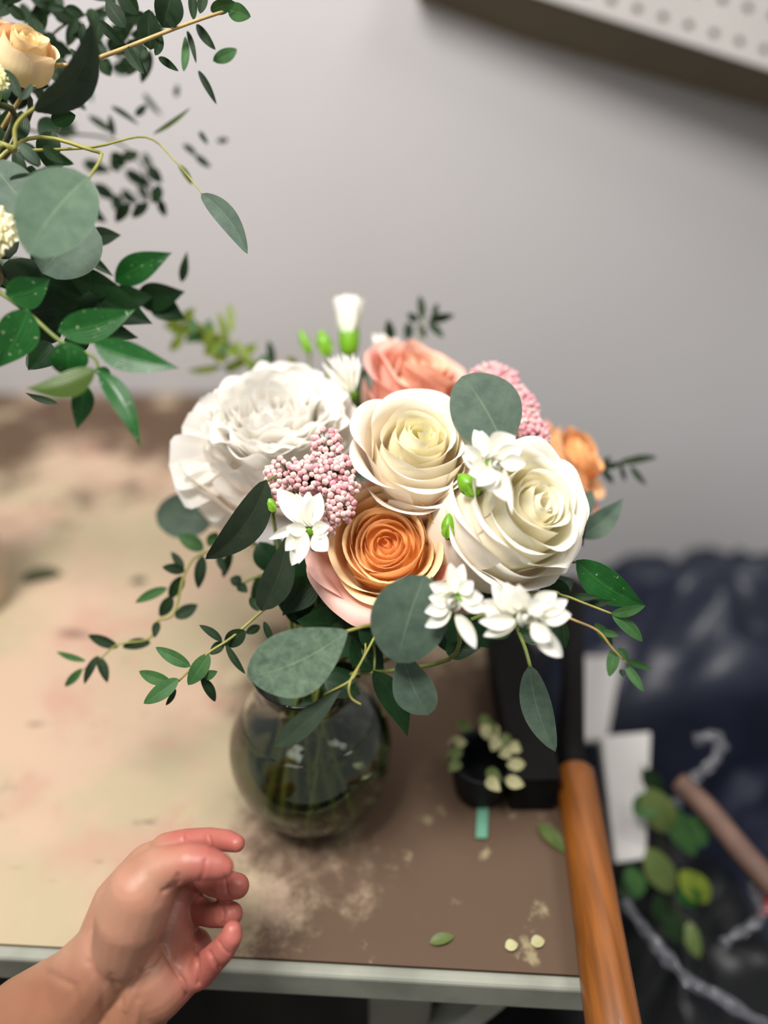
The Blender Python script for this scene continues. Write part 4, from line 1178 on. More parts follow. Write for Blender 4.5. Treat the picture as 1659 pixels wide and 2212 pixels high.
sprig('small_leaf_sprig', 'small-leaved sprig sticking out to the right beyond the apricot yellow rose', SL,
      [(1200, 1080, 0.57), (1290, 1012, 0.58), (1350, 1000, 0.58), (1410, 990, 0.58)], [
          (1292, 1008, 1345, 1000, 16, 0.58), (1340, 1002, 1420, 988, 17, 0.58), (1300, 1012, 1325, 1045, 14, 0.58), (1362, 1006, 1396, 1048, 14, 0.58), (1330, 1006, 1365, 988, 12, 0.58), (1300, 1006, 1318, 985, 12, 0.58), (1376, 996, 1400, 985, 12, 0.58), (1340, 1004, 1350, 1040, 10, 0.58)], SMD, STEMD, r0=0.001)
sprig('small_leaf_sprig', 'small-leaved sprig rising above the coral pink rose against the wall', SL,
      [(900, 860, 0.60), (905, 740, 0.60), (915, 690, 0.60)], [
          (912, 692, 906, 638, 18, 0.60), (905, 694, 880, 678, 18, 0.60), (925, 692, 982, 680, 20, 0.60), (925, 698, 958, 730, 18, 0.60), (935, 690, 945, 655, 14, 0.60), (880, 735, 882, 696, 22, 0.60), (845, 738, 838, 690, 22, 0.60), (905, 700, 920, 730, 14, 0.60)], SMD, STEMG, r0=0.001)
yl = []
rnd = random.Random(11)
stem_y = [(690, 900, 0.60), (560, 800, 0.615), (500, 748, 0.615), (430, 700, 0.615), (375, 705, 0.615)]
for i in range(34):
    t = i / 33
    sx = 560 - 175 * t + rnd.uniform(-8, 8); sy = 798 - 95 * t + rnd.uniform(-20, 14)
    a = rnd.uniform(-2.9, 0.3) if i % 2 else rnd.uniform(1.9, 4.0)
    l = rnd.uniform(34, 54)
    yl.append((sx, sy, sx + math.cos(a) * l, sy + math.sin(a) * l * 0.8, rnd.uniform(16, 24), 0.615 + rnd.uniform(-.01, .01), dict(mat=rnd.choice([YEL, YEL, SML]))))
yl += [(500, 720, 495, 655, 18, 0.61, dict(mat=YEL)), (490, 740, 470, 672, 16, 0.61, dict(mat=YEL)), (480, 790, 405, 800, 16, 0.615, dict(mat=YEL)), (540, 800, 520, 740, 16, 0.615, dict(mat=YEL)), (590, 790, 580, 735, 18, 0.6, dict(mat=SMD)), (640, 790, 620, 770, 16, 0.6)]
sprig('boxwood_sprig', 'yellow-green boxwood sprig rising behind the peony at the upper left', SL, stem_y, yl, YEL, STEMG, r0=0.0013)
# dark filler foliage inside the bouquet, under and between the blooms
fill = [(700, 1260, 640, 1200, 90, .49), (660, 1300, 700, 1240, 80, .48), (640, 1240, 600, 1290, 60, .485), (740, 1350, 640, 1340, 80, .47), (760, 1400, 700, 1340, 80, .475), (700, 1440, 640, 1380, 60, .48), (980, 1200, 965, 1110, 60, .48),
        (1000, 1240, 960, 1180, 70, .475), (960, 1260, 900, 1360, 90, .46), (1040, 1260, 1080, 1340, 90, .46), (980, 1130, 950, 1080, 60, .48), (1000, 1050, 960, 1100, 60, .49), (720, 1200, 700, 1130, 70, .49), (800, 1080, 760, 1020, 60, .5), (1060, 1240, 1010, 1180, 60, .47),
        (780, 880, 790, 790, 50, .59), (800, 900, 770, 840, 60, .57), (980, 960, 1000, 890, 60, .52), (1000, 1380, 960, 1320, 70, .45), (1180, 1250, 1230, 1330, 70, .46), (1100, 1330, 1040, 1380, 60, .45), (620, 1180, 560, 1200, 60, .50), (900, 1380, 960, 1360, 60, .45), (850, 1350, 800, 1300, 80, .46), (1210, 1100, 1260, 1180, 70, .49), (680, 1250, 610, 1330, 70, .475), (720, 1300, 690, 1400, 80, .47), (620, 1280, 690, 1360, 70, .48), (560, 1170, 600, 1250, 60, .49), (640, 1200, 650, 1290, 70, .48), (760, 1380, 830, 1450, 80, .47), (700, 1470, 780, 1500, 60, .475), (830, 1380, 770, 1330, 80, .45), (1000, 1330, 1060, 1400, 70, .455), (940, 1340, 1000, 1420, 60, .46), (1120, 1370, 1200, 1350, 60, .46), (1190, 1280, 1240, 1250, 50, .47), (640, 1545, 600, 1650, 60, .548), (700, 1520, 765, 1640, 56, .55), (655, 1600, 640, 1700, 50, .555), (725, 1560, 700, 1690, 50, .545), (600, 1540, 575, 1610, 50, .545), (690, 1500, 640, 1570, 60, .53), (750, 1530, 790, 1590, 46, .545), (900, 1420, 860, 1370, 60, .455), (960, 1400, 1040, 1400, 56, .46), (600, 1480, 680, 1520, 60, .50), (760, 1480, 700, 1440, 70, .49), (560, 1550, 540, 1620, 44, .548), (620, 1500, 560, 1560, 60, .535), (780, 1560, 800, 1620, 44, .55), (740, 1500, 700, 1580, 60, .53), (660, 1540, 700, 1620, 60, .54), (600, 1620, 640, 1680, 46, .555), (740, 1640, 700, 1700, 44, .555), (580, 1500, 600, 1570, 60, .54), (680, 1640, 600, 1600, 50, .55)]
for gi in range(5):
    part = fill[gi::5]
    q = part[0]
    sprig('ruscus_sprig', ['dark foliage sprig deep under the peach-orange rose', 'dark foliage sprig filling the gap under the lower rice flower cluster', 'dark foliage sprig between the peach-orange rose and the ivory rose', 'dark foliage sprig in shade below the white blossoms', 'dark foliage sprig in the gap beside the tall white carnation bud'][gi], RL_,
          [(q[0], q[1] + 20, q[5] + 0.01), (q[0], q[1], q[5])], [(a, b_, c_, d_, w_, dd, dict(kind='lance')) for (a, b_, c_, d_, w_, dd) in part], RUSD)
    # each filler leaf hangs on a short petiole of the same stem
# ================================================================== LEFT ARRANGEMENT
sprig('eucalyptus_sprig', 'big curved dark eucalyptus leaf rising right of the pale yellow spray rose', EL,
      [(-20, 340, 0.42), (30, 326, 0.415), (32, 280, 0.412), (50, 252, 0.41), (78, 232, 0.408)], [(72, 240, 198, 46, 84, 0.405, dict(kind='oval', roll=0.55, arch=0.06, bend=0.13, d2=0.395, mat=MATS['eucalyptus_leaf_dark'], nu=12, nv=20, fold=0.35)),
       (44, 212, 10, 150, 24, 0.415, dict(mat=SMD)), (45, 215, 70, 180, 14, 0.412), (40, 310, 88, 358, 26, 0.408, dict(mat=EUC)), (92, 318, 138, 352, 26, 0.42, dict(mat=SMD))], EUC, STEMY, into='left', r0=0.0016, r1=0.0009)
sprig('eucalyptus_sprig', 'large pale grey-green eucalyptus leaf at the left edge, largest of the left arrangement', EL,
      [(-60, 420, 0.44), (60, 300, 0.44), (200, 325, 0.435), (218, 340, 0.42), (192, 384, 0.405)], [(192, 382, 60, 548, 156, 0.395, dict(kind='round', roll=-0.1, arch=0.03, fold=0.06, d2=0.39, bend=0.05, mat=EUCP, nu=12, nv=22)),
       (-20, 350, 90, 480, 100, 0.415, dict(kind='round', mat=EUC)), (200, 480, 90, 590, 150, 0.43, dict(kind='round', mat=EUC, roll=0.3)), (20, 560, -30, 480, 90, 0.43, dict(mat=EUCD, kind='round')), (105, 410, 20, 385, 50, 0.42, dict(mat=EUCD))], EUC, STEMY, into='left')
sprig('eucalyptus_sprig', 'arched yellow stem carrying one loose eucalyptus leaf that hangs against the wall', EL,
      [(-60, 330, 0.43), (60, 325, 0.43), (200, 318, 0.45), (315, 296, 0.47), (380, 350, 0.47), (438, 420, 0.45)], [(434, 418, 535, 549, 46, 0.445, dict(kind='oval', roll=0.1, bend=-0.08, arch=0.03, mat=EUC, nv=18, nu=10)), (330, 290, 412, 232, 10, 0.52, dict(mat=OLV)), (385, 355, 415, 400, 14, 0.50, dict(mat=OLV))], EUC, STEMY, into='left', r0=0.0016, r1=0.0004)
sprig('ruscus_sprig', 'glossy green ruscus sprig arching in at the left with broad pointed leaves', RL_,
      [(-60, 600, 0.42), (0, 632, 0.41), (65, 680, 0.405), (132, 738, 0.40), (200, 770, 0.40), (212, 800, 0.40)], [
          (12, 638, 108, 602, 70, 0.40, dict(bend=0.10)), (124, 716, 292, 668, 72, 0.40, dict(bend=0.06)), (203, 742, 388, 795, 66, 0.395, dict(bend=0.04)), (62, 668, -6, 795, 84, 0.40), (146, 738, 146, 810, 80, 0.392, dict(kind='round', arch=0.15, cup=0.05)),
          (207, 798, 56, 838, 58, 0.385, dict(roll=3.3, bend=0.12, arch=-0.08)), (215, 802, 304, 968, 48, 0.39, dict(bend=-0.05, fold=0.35)), (182, 828, 166, 926, 46, 0.392, dict(fold=0.3)), (240, 810, 200, 800, 26, 0.40), (125, 872, 54, 848, 16, 0.42, dict(mat=SMD)), (110, 740, 60, 800, 60, 0.43, dict(mat=RUSD))],
      RUS, STEMG, into='left', kind='lance', r0=0.0016, r1=0.0009, rollj=0.15)
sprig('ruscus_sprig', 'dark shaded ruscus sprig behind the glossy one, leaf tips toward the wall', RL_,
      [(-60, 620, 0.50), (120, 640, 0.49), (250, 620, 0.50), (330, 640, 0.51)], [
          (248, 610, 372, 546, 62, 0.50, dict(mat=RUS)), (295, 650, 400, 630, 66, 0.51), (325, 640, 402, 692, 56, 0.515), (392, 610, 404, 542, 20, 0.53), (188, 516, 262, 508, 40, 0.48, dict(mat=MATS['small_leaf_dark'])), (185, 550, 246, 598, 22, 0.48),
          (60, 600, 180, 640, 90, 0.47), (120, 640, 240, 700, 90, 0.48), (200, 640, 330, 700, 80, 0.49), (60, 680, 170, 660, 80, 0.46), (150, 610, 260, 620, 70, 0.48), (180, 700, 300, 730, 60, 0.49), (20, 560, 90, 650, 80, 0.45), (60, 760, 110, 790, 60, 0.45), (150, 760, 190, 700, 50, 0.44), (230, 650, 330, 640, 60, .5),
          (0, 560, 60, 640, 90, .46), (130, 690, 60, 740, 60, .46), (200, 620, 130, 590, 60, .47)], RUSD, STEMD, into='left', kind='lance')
# tan stemmed small-leaf branch along the top
tl = [(492, 22, 542, 36, 36, .45, dict(mat=SML)), (455, 24, 508, 4, 30, .45, dict(mat=SML)), (418, 44, 416, -30, 20, .45), (432, 30, 440, -30, 22, .45), (335, 120, 346, 68, 20, .44), (325, 108, 322, 20, 52, .45), (352, 60, 372, -30, 66, .45), (212, 44, 268, 98, 22, .44),
      (272, 100, 312, 160, 24, .44), (397, 155, 400, 78, 18, .46, dict(mat=SML)), (342, 124, 386, 154, 16, .455), (424, 52, 466, 108, 20, .46), (404, 66, 424, 138, 12, .465), (428, 152, 468, 226, 15, .47), (460, 132, 512, 106, 28, .47, dict(mat=SML)), (312, 100, 318, 160, 16, .45), (205, 140, 200, 60, 18, .45), (380, 60, 360, 20, 22, .44),
      (300, 30, 250, -30, 40, .46), (270, 60, 230, 0, 34, .46), (500, 5, 470, -30, 22, .45)]
sprig('small_leaf_sprig', 'tan-stemmed small-leaved branch reaching right along the top left of the picture', SL,
      [(60, 190, 0.45), (175, 140, 0.445), (270, 104, 0.44), (345, 74, 0.44), (420, 46, 0.445), (498, 20, 0.45)], tl, SMD, STEMB, into='left', r0=0.0017, r1=0.0009)
rnd = random.Random(5)
tl = []
for i in range(95):
    x = rnd.uniform(-30, 330); y = rnd.uniform(-40, 210) if x < 200 else rnd.uniform(-40, 130)
    a = rnd.uniform(0, 6.28); l = rnd.uniform(40, 75)
    tl.append((x, y, x + l * math.cos(a), y + l * math.sin(a), rnd.uniform(18, 32), rnd.uniform(.47, .54)))
sprig('small_leaf_sprig', 'dense dark small-leaved spray behind the pale yellow spray rose', SL,
      [(-40, 260, 0.50), (40, 160, 0.50), (130, 60, 0.50), (240, 10, 0.51)], tl, SMD, STEMD, into='left')
tl = []
for (x, y, tx, ty, w_) in [(150, 150, 200, 220, 30), (190, 160, 165, 220, 26), (240, 145, 285, 155, 26), (280, 120, 255, 160, 28), (210, 90, 200, 140, 22), (120, 268, 166, 272, 18), (118, 290, 168, 284, 28), (60, 380, 122, 366, 22), (100, 350, 150, 402, 30), (170, 400, 130, 372, 24), (190, 250, 250, 290, 16), (245, 296, 236, 248, 14), (292, 250, 316, 226, 16),
                           (240, 330, 270, 360, 26), (262, 345, 300, 330, 24), (270, 370, 330, 400, 26), (320, 360, 350, 395, 26), (345, 400, 330, 440, 24), (262, 410, 300, 440, 22), (250, 420, 262, 466, 26), (280, 440, 250, 480, 24), (320, 440, 285, 470, 22), (345, 430, 358, 468, 18), (260, 370, 240, 340, 22), (310, 330, 330, 370, 18), (300, 400, 320, 440, 20), (180, 350, 240, 370, 26), (180, 440, 230, 480, 26), (200, 400, 250, 430, 26),
                           (395, 312, 425, 338, 14), (422, 335, 456, 362, 15), (430, 284, 450, 312, 12), (468, 304, 494, 302, 12), (310, 200, 350, 250, 12), (380, 210, 384, 182, 12), (240, 230, 300, 270, 12)]:
    tl.append((x, y, tx, ty, w_, rnd.uniform(.55, .64)))
sprig('small_leaf_sprig', 'loose out-of-focus small-leaved sprig hanging between the pale leaf and the wall', SL,
      [(-60, 300, 0.52), (120, 290, 0.56), (235, 300, 0.60), (300, 350, 0.60), (330, 430, 0.61)], tl, SMD, STEMD, into='left', r0=0.0012, r1=0.0008)
tl = []
for i in range(40):
    x = rnd.uniform(-60, 130); y = rnd.uniform(180, 520)
    a = rnd.uniform(0, 6.28); l = rnd.uniform(50, 100)
    tl.append((x, y, x + l * math.cos(a) * 0.7, y + l * math.sin(a), rnd.uniform(28, 50), rnd.uniform(.44, .50)))
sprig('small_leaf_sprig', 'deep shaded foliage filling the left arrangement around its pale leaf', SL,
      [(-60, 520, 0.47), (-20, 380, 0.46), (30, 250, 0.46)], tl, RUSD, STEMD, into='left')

# ================================================================== TOOLS AND CLUTTER ON THE TABLE
def wood_mat():
    m, nt, b = new_mat('oiled_wood')
    L = nt.links.new
    tc = N(nt, 'ShaderNodeTexCoord'); mp = N(nt, 'ShaderNodeMapping'); mp.inputs['Scale'].default_value = (1, 0.09, 1)
    no = N(nt, 'ShaderNodeTexNoise'); no.inputs['Scale'].default_value = 140; no.inputs['Detail'].default_value = 6
    L(tc.outputs['Object'], mp.inputs['Vector']); L(mp.outputs['Vector'], no.inputs['Vector'])
    cr_ = N(nt, 'ShaderNodeValToRGB')
    cr_.color_ramp.elements[0].position = 0.32; cr_.color_ramp.elements[0].color = rgba(srgb(106, 60, 15))
    cr_.color_ramp.elements[1].position = 0.66; cr_.color_ramp.elements[1].color = rgba(srgb(142, 82, 26))
    L(no.outputs['Fac'], cr_.inputs['Fac']); L(cr_.outputs['Color'], b.inputs['Base Color'])
    b.inputs['Roughness'].default_value = 0.38; b.inputs['Coat Weight'].default_value = 0.2
    return m
WOOD = wood_mat()
BLK = plain('black_metal', srgb(20, 19, 19), 0.7, 0.15, noise_scale=40, noise_amt=0.2)
HZ = TZ + 0.0162
h0 = PZ(1338, 2300, HZ); h1 = PZ(1241, 1662, HZ)
s1 = PZ(1236, 1262, HZ - 0.002)
tool = thing('long_handled_tool', h1, 'orange-brown wooden handle with black metal shaft lying along the right table edge', 'tool')
dd_ = (h1 - h0).normalized()
sp = [h0.lerp(h1, t) for t in (0, 0.01, 0.05, 0.2, 0.4, 0.6, 0.8, 0.93, 0.985, 1.0)]
v, f = tube_geo(sp, [0.010, 0.0145, 0.0158, 0.0156, 0.015, 0.0148, 0.0146, 0.0145, 0.0138, 0.011], 20)
mesh('handle', v, f, WOOD, tool)
v, f = tube_geo([h1 - dd_ * 0.002, h1 + dd_ * 0.02, h1.lerp(s1, 0.5), s1], [0.0105, 0.0100, 0.0098, 0.0098], 16)
mesh('shaft', v, f, BLK, tool)
blk = thing('black_box', PZ(1150, 1650, TZ), 'matt black oblong box standing on the table beside the black shaft', 'box')
q0 = PZ(1098, 1752, TZ); 
box('case', (q0.x, q0.y, TZ), (q0.x + 0.033, q0.y + 0.20, TZ + 0.034), BLK, blk, 0.002)
box('lid', (q0.x - 0.001, q0.y - 0.001, TZ + 0.0345), (q0.x + 0.034, q0.y + 0.201, TZ + 0.039), BLK, blk, 0.002)
pot_c = PZ(1035, 1705, TZ)
pot = thing('small_pot', pot_c, 'small black pot with pale scraps around its rim, left of the black box', 'pot')
lathe('pot_body', densify([(0.012, 0), (0.018, 0.001), (0.021, 0.02), (0.023, 0.036), (0.0245, 0.038), (0.0235, 0.040), (0.020, 0.036), (0.017, 0.008), (0.002, 0.006)], 2), pot_c, plain('pot_black', srgb(18, 21, 24), 0.6, 0.2), pot, seg=28)
rnd = random.Random(21)
SCR = plain('pale_scrap', srgb(186, 182, 134), 0.6, noise_scale=80)
for i in range(16):
    a = rnd.uniform(0, 6.28); rr = rnd.uniform(0.004, 0.030)
    B = pot_c + Vector((math.cos(a) * rr * 0.8, math.sin(a) * rr * 0.8, 0.040)); T = B + Vector((math.cos(a + .6) * 0.014, math.sin(a + .6) * 0.014, rnd.uniform(-0.004, 0.004)))
    v, f, uv = leaf_geo(B, T, 0.009, 'oval', arch=0.2, nu=5, nv=6)
    mesh('scrap', v, f, rnd.choice([SCR, OLV, SCR]), pot, uvs=uv)
TEAL = plain('teal_plastic', srgb(104, 160, 134), 0.4, noise_scale=40, noise_amt=0.05)
ta, tbb = PZ(1044, 1722, TZ + 0.002), PZ(1040, 1812, TZ + 0.002)
sdv = Vector((0.0042, 0, 0))
v, f = box_geo([ta - sdv, tbb - sdv, tbb + sdv, ta + sdv] + [q + Vector((0, 0, 0.0016)) for q in (ta - sdv, tbb - sdv, tbb + sdv, ta + sdv)])
ob = mesh('plant_tag', v, f, TEAL, None, smooth=False); tag(ob, 'narrow teal plastic strip lying on the table in front of the small black pot', 'strip')
bb = ob.modifiers.new('b', 'BEVEL'); bb.width = 0.0006
for i, (x, y, r, lb) in enumerate([(1105, 2043, 0.0042, 'pale round petal scrap near the front table edge, left one of the pair'), (1162, 2035, 0.0045, 'pale round petal scrap near the front table edge, right one of the pair'), (1192, 1812, 0.013, 'green leaf scrap on the table beside the wooden handle'), (955, 2030, 0.008, 'small olive leaf scrap near the front table edge'),
                                    (90, 1245, 0.02, 'dark dried leaf scrap on the left of the table, larger one'), (300, 1255, 0.008, 'dark crumb of dried leaf on the table, near the upper trailing sprig')]):
    c0 = PZ(x, y, TZ + 0.0012)
    dl = Vector((r, r * 0.25, 0)) if i != 2 else Vector((r * 0.6, -r * 0.9, 0))
    v, f, uv = leaf_geo(c0 - dl, c0 + dl, r * (1.7 if i < 2 else 0.9), 'oval', arch=0.1, nu=6, nv=8, ncam=Vector((0, 0, 1)))
    ob = mesh('leaf_scrap' if i > 1 else 'petal_scrap', v, f, [SCR, SCR, OLV, OLV, MATS['stem_dark'], MATS['stem_dark']][i], None, uvs=uv)
    tag(ob, lb, 'scrap')

# ================================================================== BIN BAGS AND WASTE, RIGHT
def plastic(name, c, rough, bump=0.6, scale=28, spec=0.6):
    m, nt, b = new_mat(name)
    L = nt.links.new
    b.inputs['Base Color'].default_value = rgba(c); b.inputs['Roughness'].default_value = rough; b.inputs['Specular IOR Level'].default_value = spec * 0.7
    tc = N(nt, 'ShaderNodeTexCoord'); no = N(nt, 'ShaderNodeTexNoise', noise_type='FBM') ; no.inputs['Scale'].default_value = scale; no.inputs['Detail'].default_value = 4
    L(tc.outputs['Object'], no.inputs['Vector'])
    bp = N(nt, 'ShaderNodeBump'); bp.inputs['Strength'].default_value = bump; bp.inputs['Distance'].default_value = 0.006
    L(no.outputs['Fac'], bp.inputs['Height']); L(bp.outputs['Normal'], b.inputs['Normal'])
    return m
BAG = plastic('bag_navy', srgb(30, 35, 50), 0.42, 0.25, 12)
BAG2 = plastic('bag_black', srgb(20, 22, 25), 0.42, 0.25, 12)
BAGG = plastic('bag_clear', srgb(120, 122, 130), 0.15, 0.9, 60, 1.0)
BAGG.node_tree.nodes['Principled BSDF'].inputs['Transmission Weight'].default_value = 0.55
def blob(name, cen, rad, mat, seed, amp=0.12, fq=3.0, nu=56, nv=36, flat=True):
    v, f = [], []
    off = Vector((seed * 3.1, seed * 1.7, seed))
    for j in range(nv + 1):
        a = math.pi * j / nv
        for i in range(nu):
            t = 2 * math.pi * i / nu
            d = Vector((math.sin(a) * math.cos(t), math.sin(a) * math.sin(t), math.cos(a)))
            k = 1 + amp * (noise.noise(d * fq + off) * 1.3 + 0.9 * (0.5 - abs(noise.noise(d * fq * 2.3 + off))) + 0.5 * (0.5 - abs(noise.noise(d * fq * 5.1 + off))))
            p = Vector((d.x * rad[0] * k, d.y * rad[1] * k, d.z * rad[2] * k)) + Vector(cen)
            if p.y > WALL_Y - 0.004: p.y = WALL_Y - 0.004
            if p.z < 0.001: p.z = 0.001
            if p.x < TX1 + 0.020 and p.z > 0: p.x = TX1 + 0.020
            v.append(p)
    for j in range(nv):
        for i in range(nu):
            p = j * nu + i; q = j * nu + (i + 1) % nu
            f.append((p, p + nu, q + nu, q))
    return mesh(name, v, f, mat, None)
# bags, standing on the floor
ob = blob('plastic_bag', (0.47, 0.80, 0.36), (0.28, 0.19, 0.37), BAG, 2); tag(ob, 'dark navy bin bag bulging up against the wall, tallest of the bags', 'plastic bag')
ob = blob('plastic_bag', (0.53, 0.50, 0.33), (0.20, 0.16, 0.335), BAG, 5, 0.14); tag(ob, 'dark navy bin bag on the right behind the brown twig', 'plastic bag')
ob = blob('plastic_bag', (0.31, 0.40, 0.30), (0.16, 0.18, 0.31), BAG2, 9, 0.14); tag(ob, 'black plastic bag at the lower right corner, nearest the wooden handle', 'plastic bag')
WHT = plain('white_card', srgb(204, 201, 198), 0.6, 0.3, noise_scale=10, noise_amt=0.04)
def slab(name, c4, th, mat, label, cat):
    c4 = [Vector(q) for q in c4]
    n = (c4[1] - c4[0]).cross(c4[3] - c4[0]).normalized()
    if n.dot(to_cam(c4[0])) < 0: n = -n
    v, f = box_geo([q - n * th for q in c4] + c4)
    o = mesh(name, v, f, mat, None, smooth=False)
    b_ = o.modifiers.new('b', 'BEVEL'); b_.width = 0.002; b_.segments = 2
    return tag(o, label, cat)
slab('white_packet', [P(1252, 1600, 0.79), P(1312, 1600, 0.79), P(1345, 1416, 0.83), P(1250, 1416, 0.83)], 0.012, WHT, 'light grey packet behind the black shaft, upper of the two pale packets', 'packet')
slab('white_packet', [P(1330, 1865, 0.655), P(1396, 1856, 0.655), P(1407, 1580, 0.70), P(1298, 1590, 0.70)], 0.014, WHT, 'white upright packet right of the wooden handle, lower of the two pale packets', 'packet')
gl = []
for (a, b_, c_, d_, w_, m_) in [(1400, 1700, 1440, 1800, 70, OLV), (1440, 1740, 1500, 1850, 56, SML), (1400, 1830, 1450, 1930, 60, OLV), (1360, 1870, 1380, 1940, 44, SML), (1470, 1880, 1530, 1950, 56, MATS['boxwood_leaf_yellow']), (1480, 1910, 1500, 1960, 50, RUS), (1490, 1990, 1510, 2070, 34, OLV),
                                (1420, 1930, 1440, 2010, 40, SMD), (1370, 1760, 1420, 1720, 50, SML), (1500, 1760, 1520, 1830, 40, SML), (1440, 1960, 1470, 2040, 44, SMD), (1390, 1660, 1430, 1720, 40, SMD), (1330, 1930, 1400, 1910, 44, SMD)]:
    gl.append((a, b_, c_, d_, w_, 0.645, dict(mat=m_, roll=0.1)))
sprig('discarded_sprig', 'discarded olive green leafy stems lying on the bags, right of the white packet', SL,
      [(1520, 2060, 0.66), (1450, 1930, 0.665), (1400, 1700, 0.67), (1385, 1640, 0.70)], gl, OLV, STEMD, into=None)
tw = thing('brown_twig', P(1560, 1800, 0.62), 'brown twig slanting across the dark bags at the right edge', 'twig')
tube('stem', [P(1466, 1688, 0.64), P(1530, 1750, 0.62), P(1600, 1835, 0.60), P(1680, 1925, 0.58)], 0.0085, 0.0095, plain('twig_brown', srgb(104, 78, 66), 0.7, noise_scale=50), tw)
def crumple(name, path, wid, mat, label, seed, n=40, m_=8):
    rnd = random.Random(seed)
    sp = smooth_path([P(*q) for q in path], n // (len(path) - 1))
    v, f = [], []
    for i, p in enumerate(sp):
        t = (sp[min(i + 1, len(sp) - 1)] - sp[max(0, i - 1)]).normalized()
        nn = to_cam(p); s = t.cross(nn).normalized()
        wv = wid * (0.7 + 0.5 * noise.noise(Vector((i * 0.3, seed, 0))))
        for k in range(m_ + 1):
            u = k / m_ * 2 - 1
            h = 0.5 * wid * noise.noise(Vector((i * 0.45, u * 2.4, seed * 7.0))) + 0.25 * wid * math.cos(u * 2)
            v.append(p + s * u * wv * 0.5 + nn * h)
    for i in range(len(sp) - 1):
        for k in range(m_):
            a = i * (m_ + 1) + k
            f.append((a, a + 1, a + m_ + 2, a + m_ + 1))
    o = mesh(name, v, f, mat, None)
    s_ = o.modifiers.new('s', 'SOLIDIFY'); s_.thickness = 0.0008
    return tag(o, label, 'plastic wrap')
crumple('plastic_wrap', [(1345, 1945, 0.60), (1410, 2030, 0.59), (1480, 2110, 0.58), (1560, 2160, 0.57), (1690, 2240, 0.56)], 0.014, BAGG, 'crumpled clear plastic strip slanting along the lower right corner', 3)
crumple('plastic_wrap', [(1500, 1600, 0.66), (1550, 1590, 0.655), (1545, 1640, 0.65), (1490, 1690, 0.645), (1460, 1740, 0.64)], 0.014, BAGG, 'crumpled pale plastic scrap at the upper end of the brown twig', 5)
crumple('plastic_wrap', [(1625, 1890, 0.60), (1630, 1930, 0.60), (1640, 1985, 0.60), (1560, 2040, 0.60)], 0.012, BAGG, 'pale plastic scrap around the pink bloom at the right edge', 8)
pk = thing('pink_bloom', P(1652, 1950, 0.60), 'small coral pink discarded bloom at the right edge of the picture', 'flower')
fr = frame_of(P(1654, 1950, 0.60), V(0, 0.2, 0.9))
for i in range(9):
    k = i / 8
    g = cup_petal(fr, i * 2.4, 0.002 + 0.007 * k, 0.002 - 0.002 * k, 0.012, [(0, 60), (0.5, 80), (1, 50)], 0.006, nu=8, nv=7)
    col_mesh('petal', g, srgb(224, 120, 124), srgb(232, 150, 150), PET, pk)

# ================================================================== HAND
def skin_mat():
    m, nt, b = new_mat('skin')
    L = nt.links.new
    at = N(nt, 'ShaderNodeAttribute', attribute_name='Col')
    tc = N(nt, 'ShaderNodeTexCoord')
    no = N(nt, 'ShaderNodeTexNoise'); no.inputs['Scale'].default_value = 45; no.inputs['Detail'].default_value = 6
    L(tc.outputs['Object'], no.inputs['Vector'])
    mx = N(nt, 'ShaderNodeMix', data_type='RGBA', blend_type='MULTIPLY')
    rp = N(nt, 'ShaderNodeMapRange'); rp.inputs['From Min'].default_value = 0.4; rp.inputs['From Max'].default_value = 0.7; rp.inputs['To Max'].default_value = 0.55
    L(no.outputs['Fac'], rp.inputs['Value']); L(rp.outputs['Result'], mx.inputs['Factor'])
    L(at.outputs['Color'], mx.inputs['A']); mx.inputs['B'].default_value = (0.88, 0.72, 0.72, 1)
    L(mx.outputs['Result'], b.inputs['Base Color'])
    b.inputs['Roughness'].default_value = 0.45
    b.inputs['Subsurface Weight'].default_value = 0.25
    b.inputs['Subsurface Scale'].default_value = 0.004
    b.inputs['Subsurface Radius'].default_value = (1.0, 0.3, 0.2)
    n2 = N(nt, 'ShaderNodeTexNoise'); n2.inputs['Scale'].default_value = 500; n2.inputs['Detail'].default_value = 3
    L(tc.outputs['Object'], n2.inputs['Vector'])
    bp = N(nt, 'ShaderNodeBump'); bp.inputs['Strength'].default_value = 0.25; bp.inputs['Distance'].default_value = 0.0005
    L(n2.outputs['Fac'], bp.inputs['Height']); L(bp.outputs['Normal'], b.inputs['Normal'])
    return m
SKIN = skin_mat()
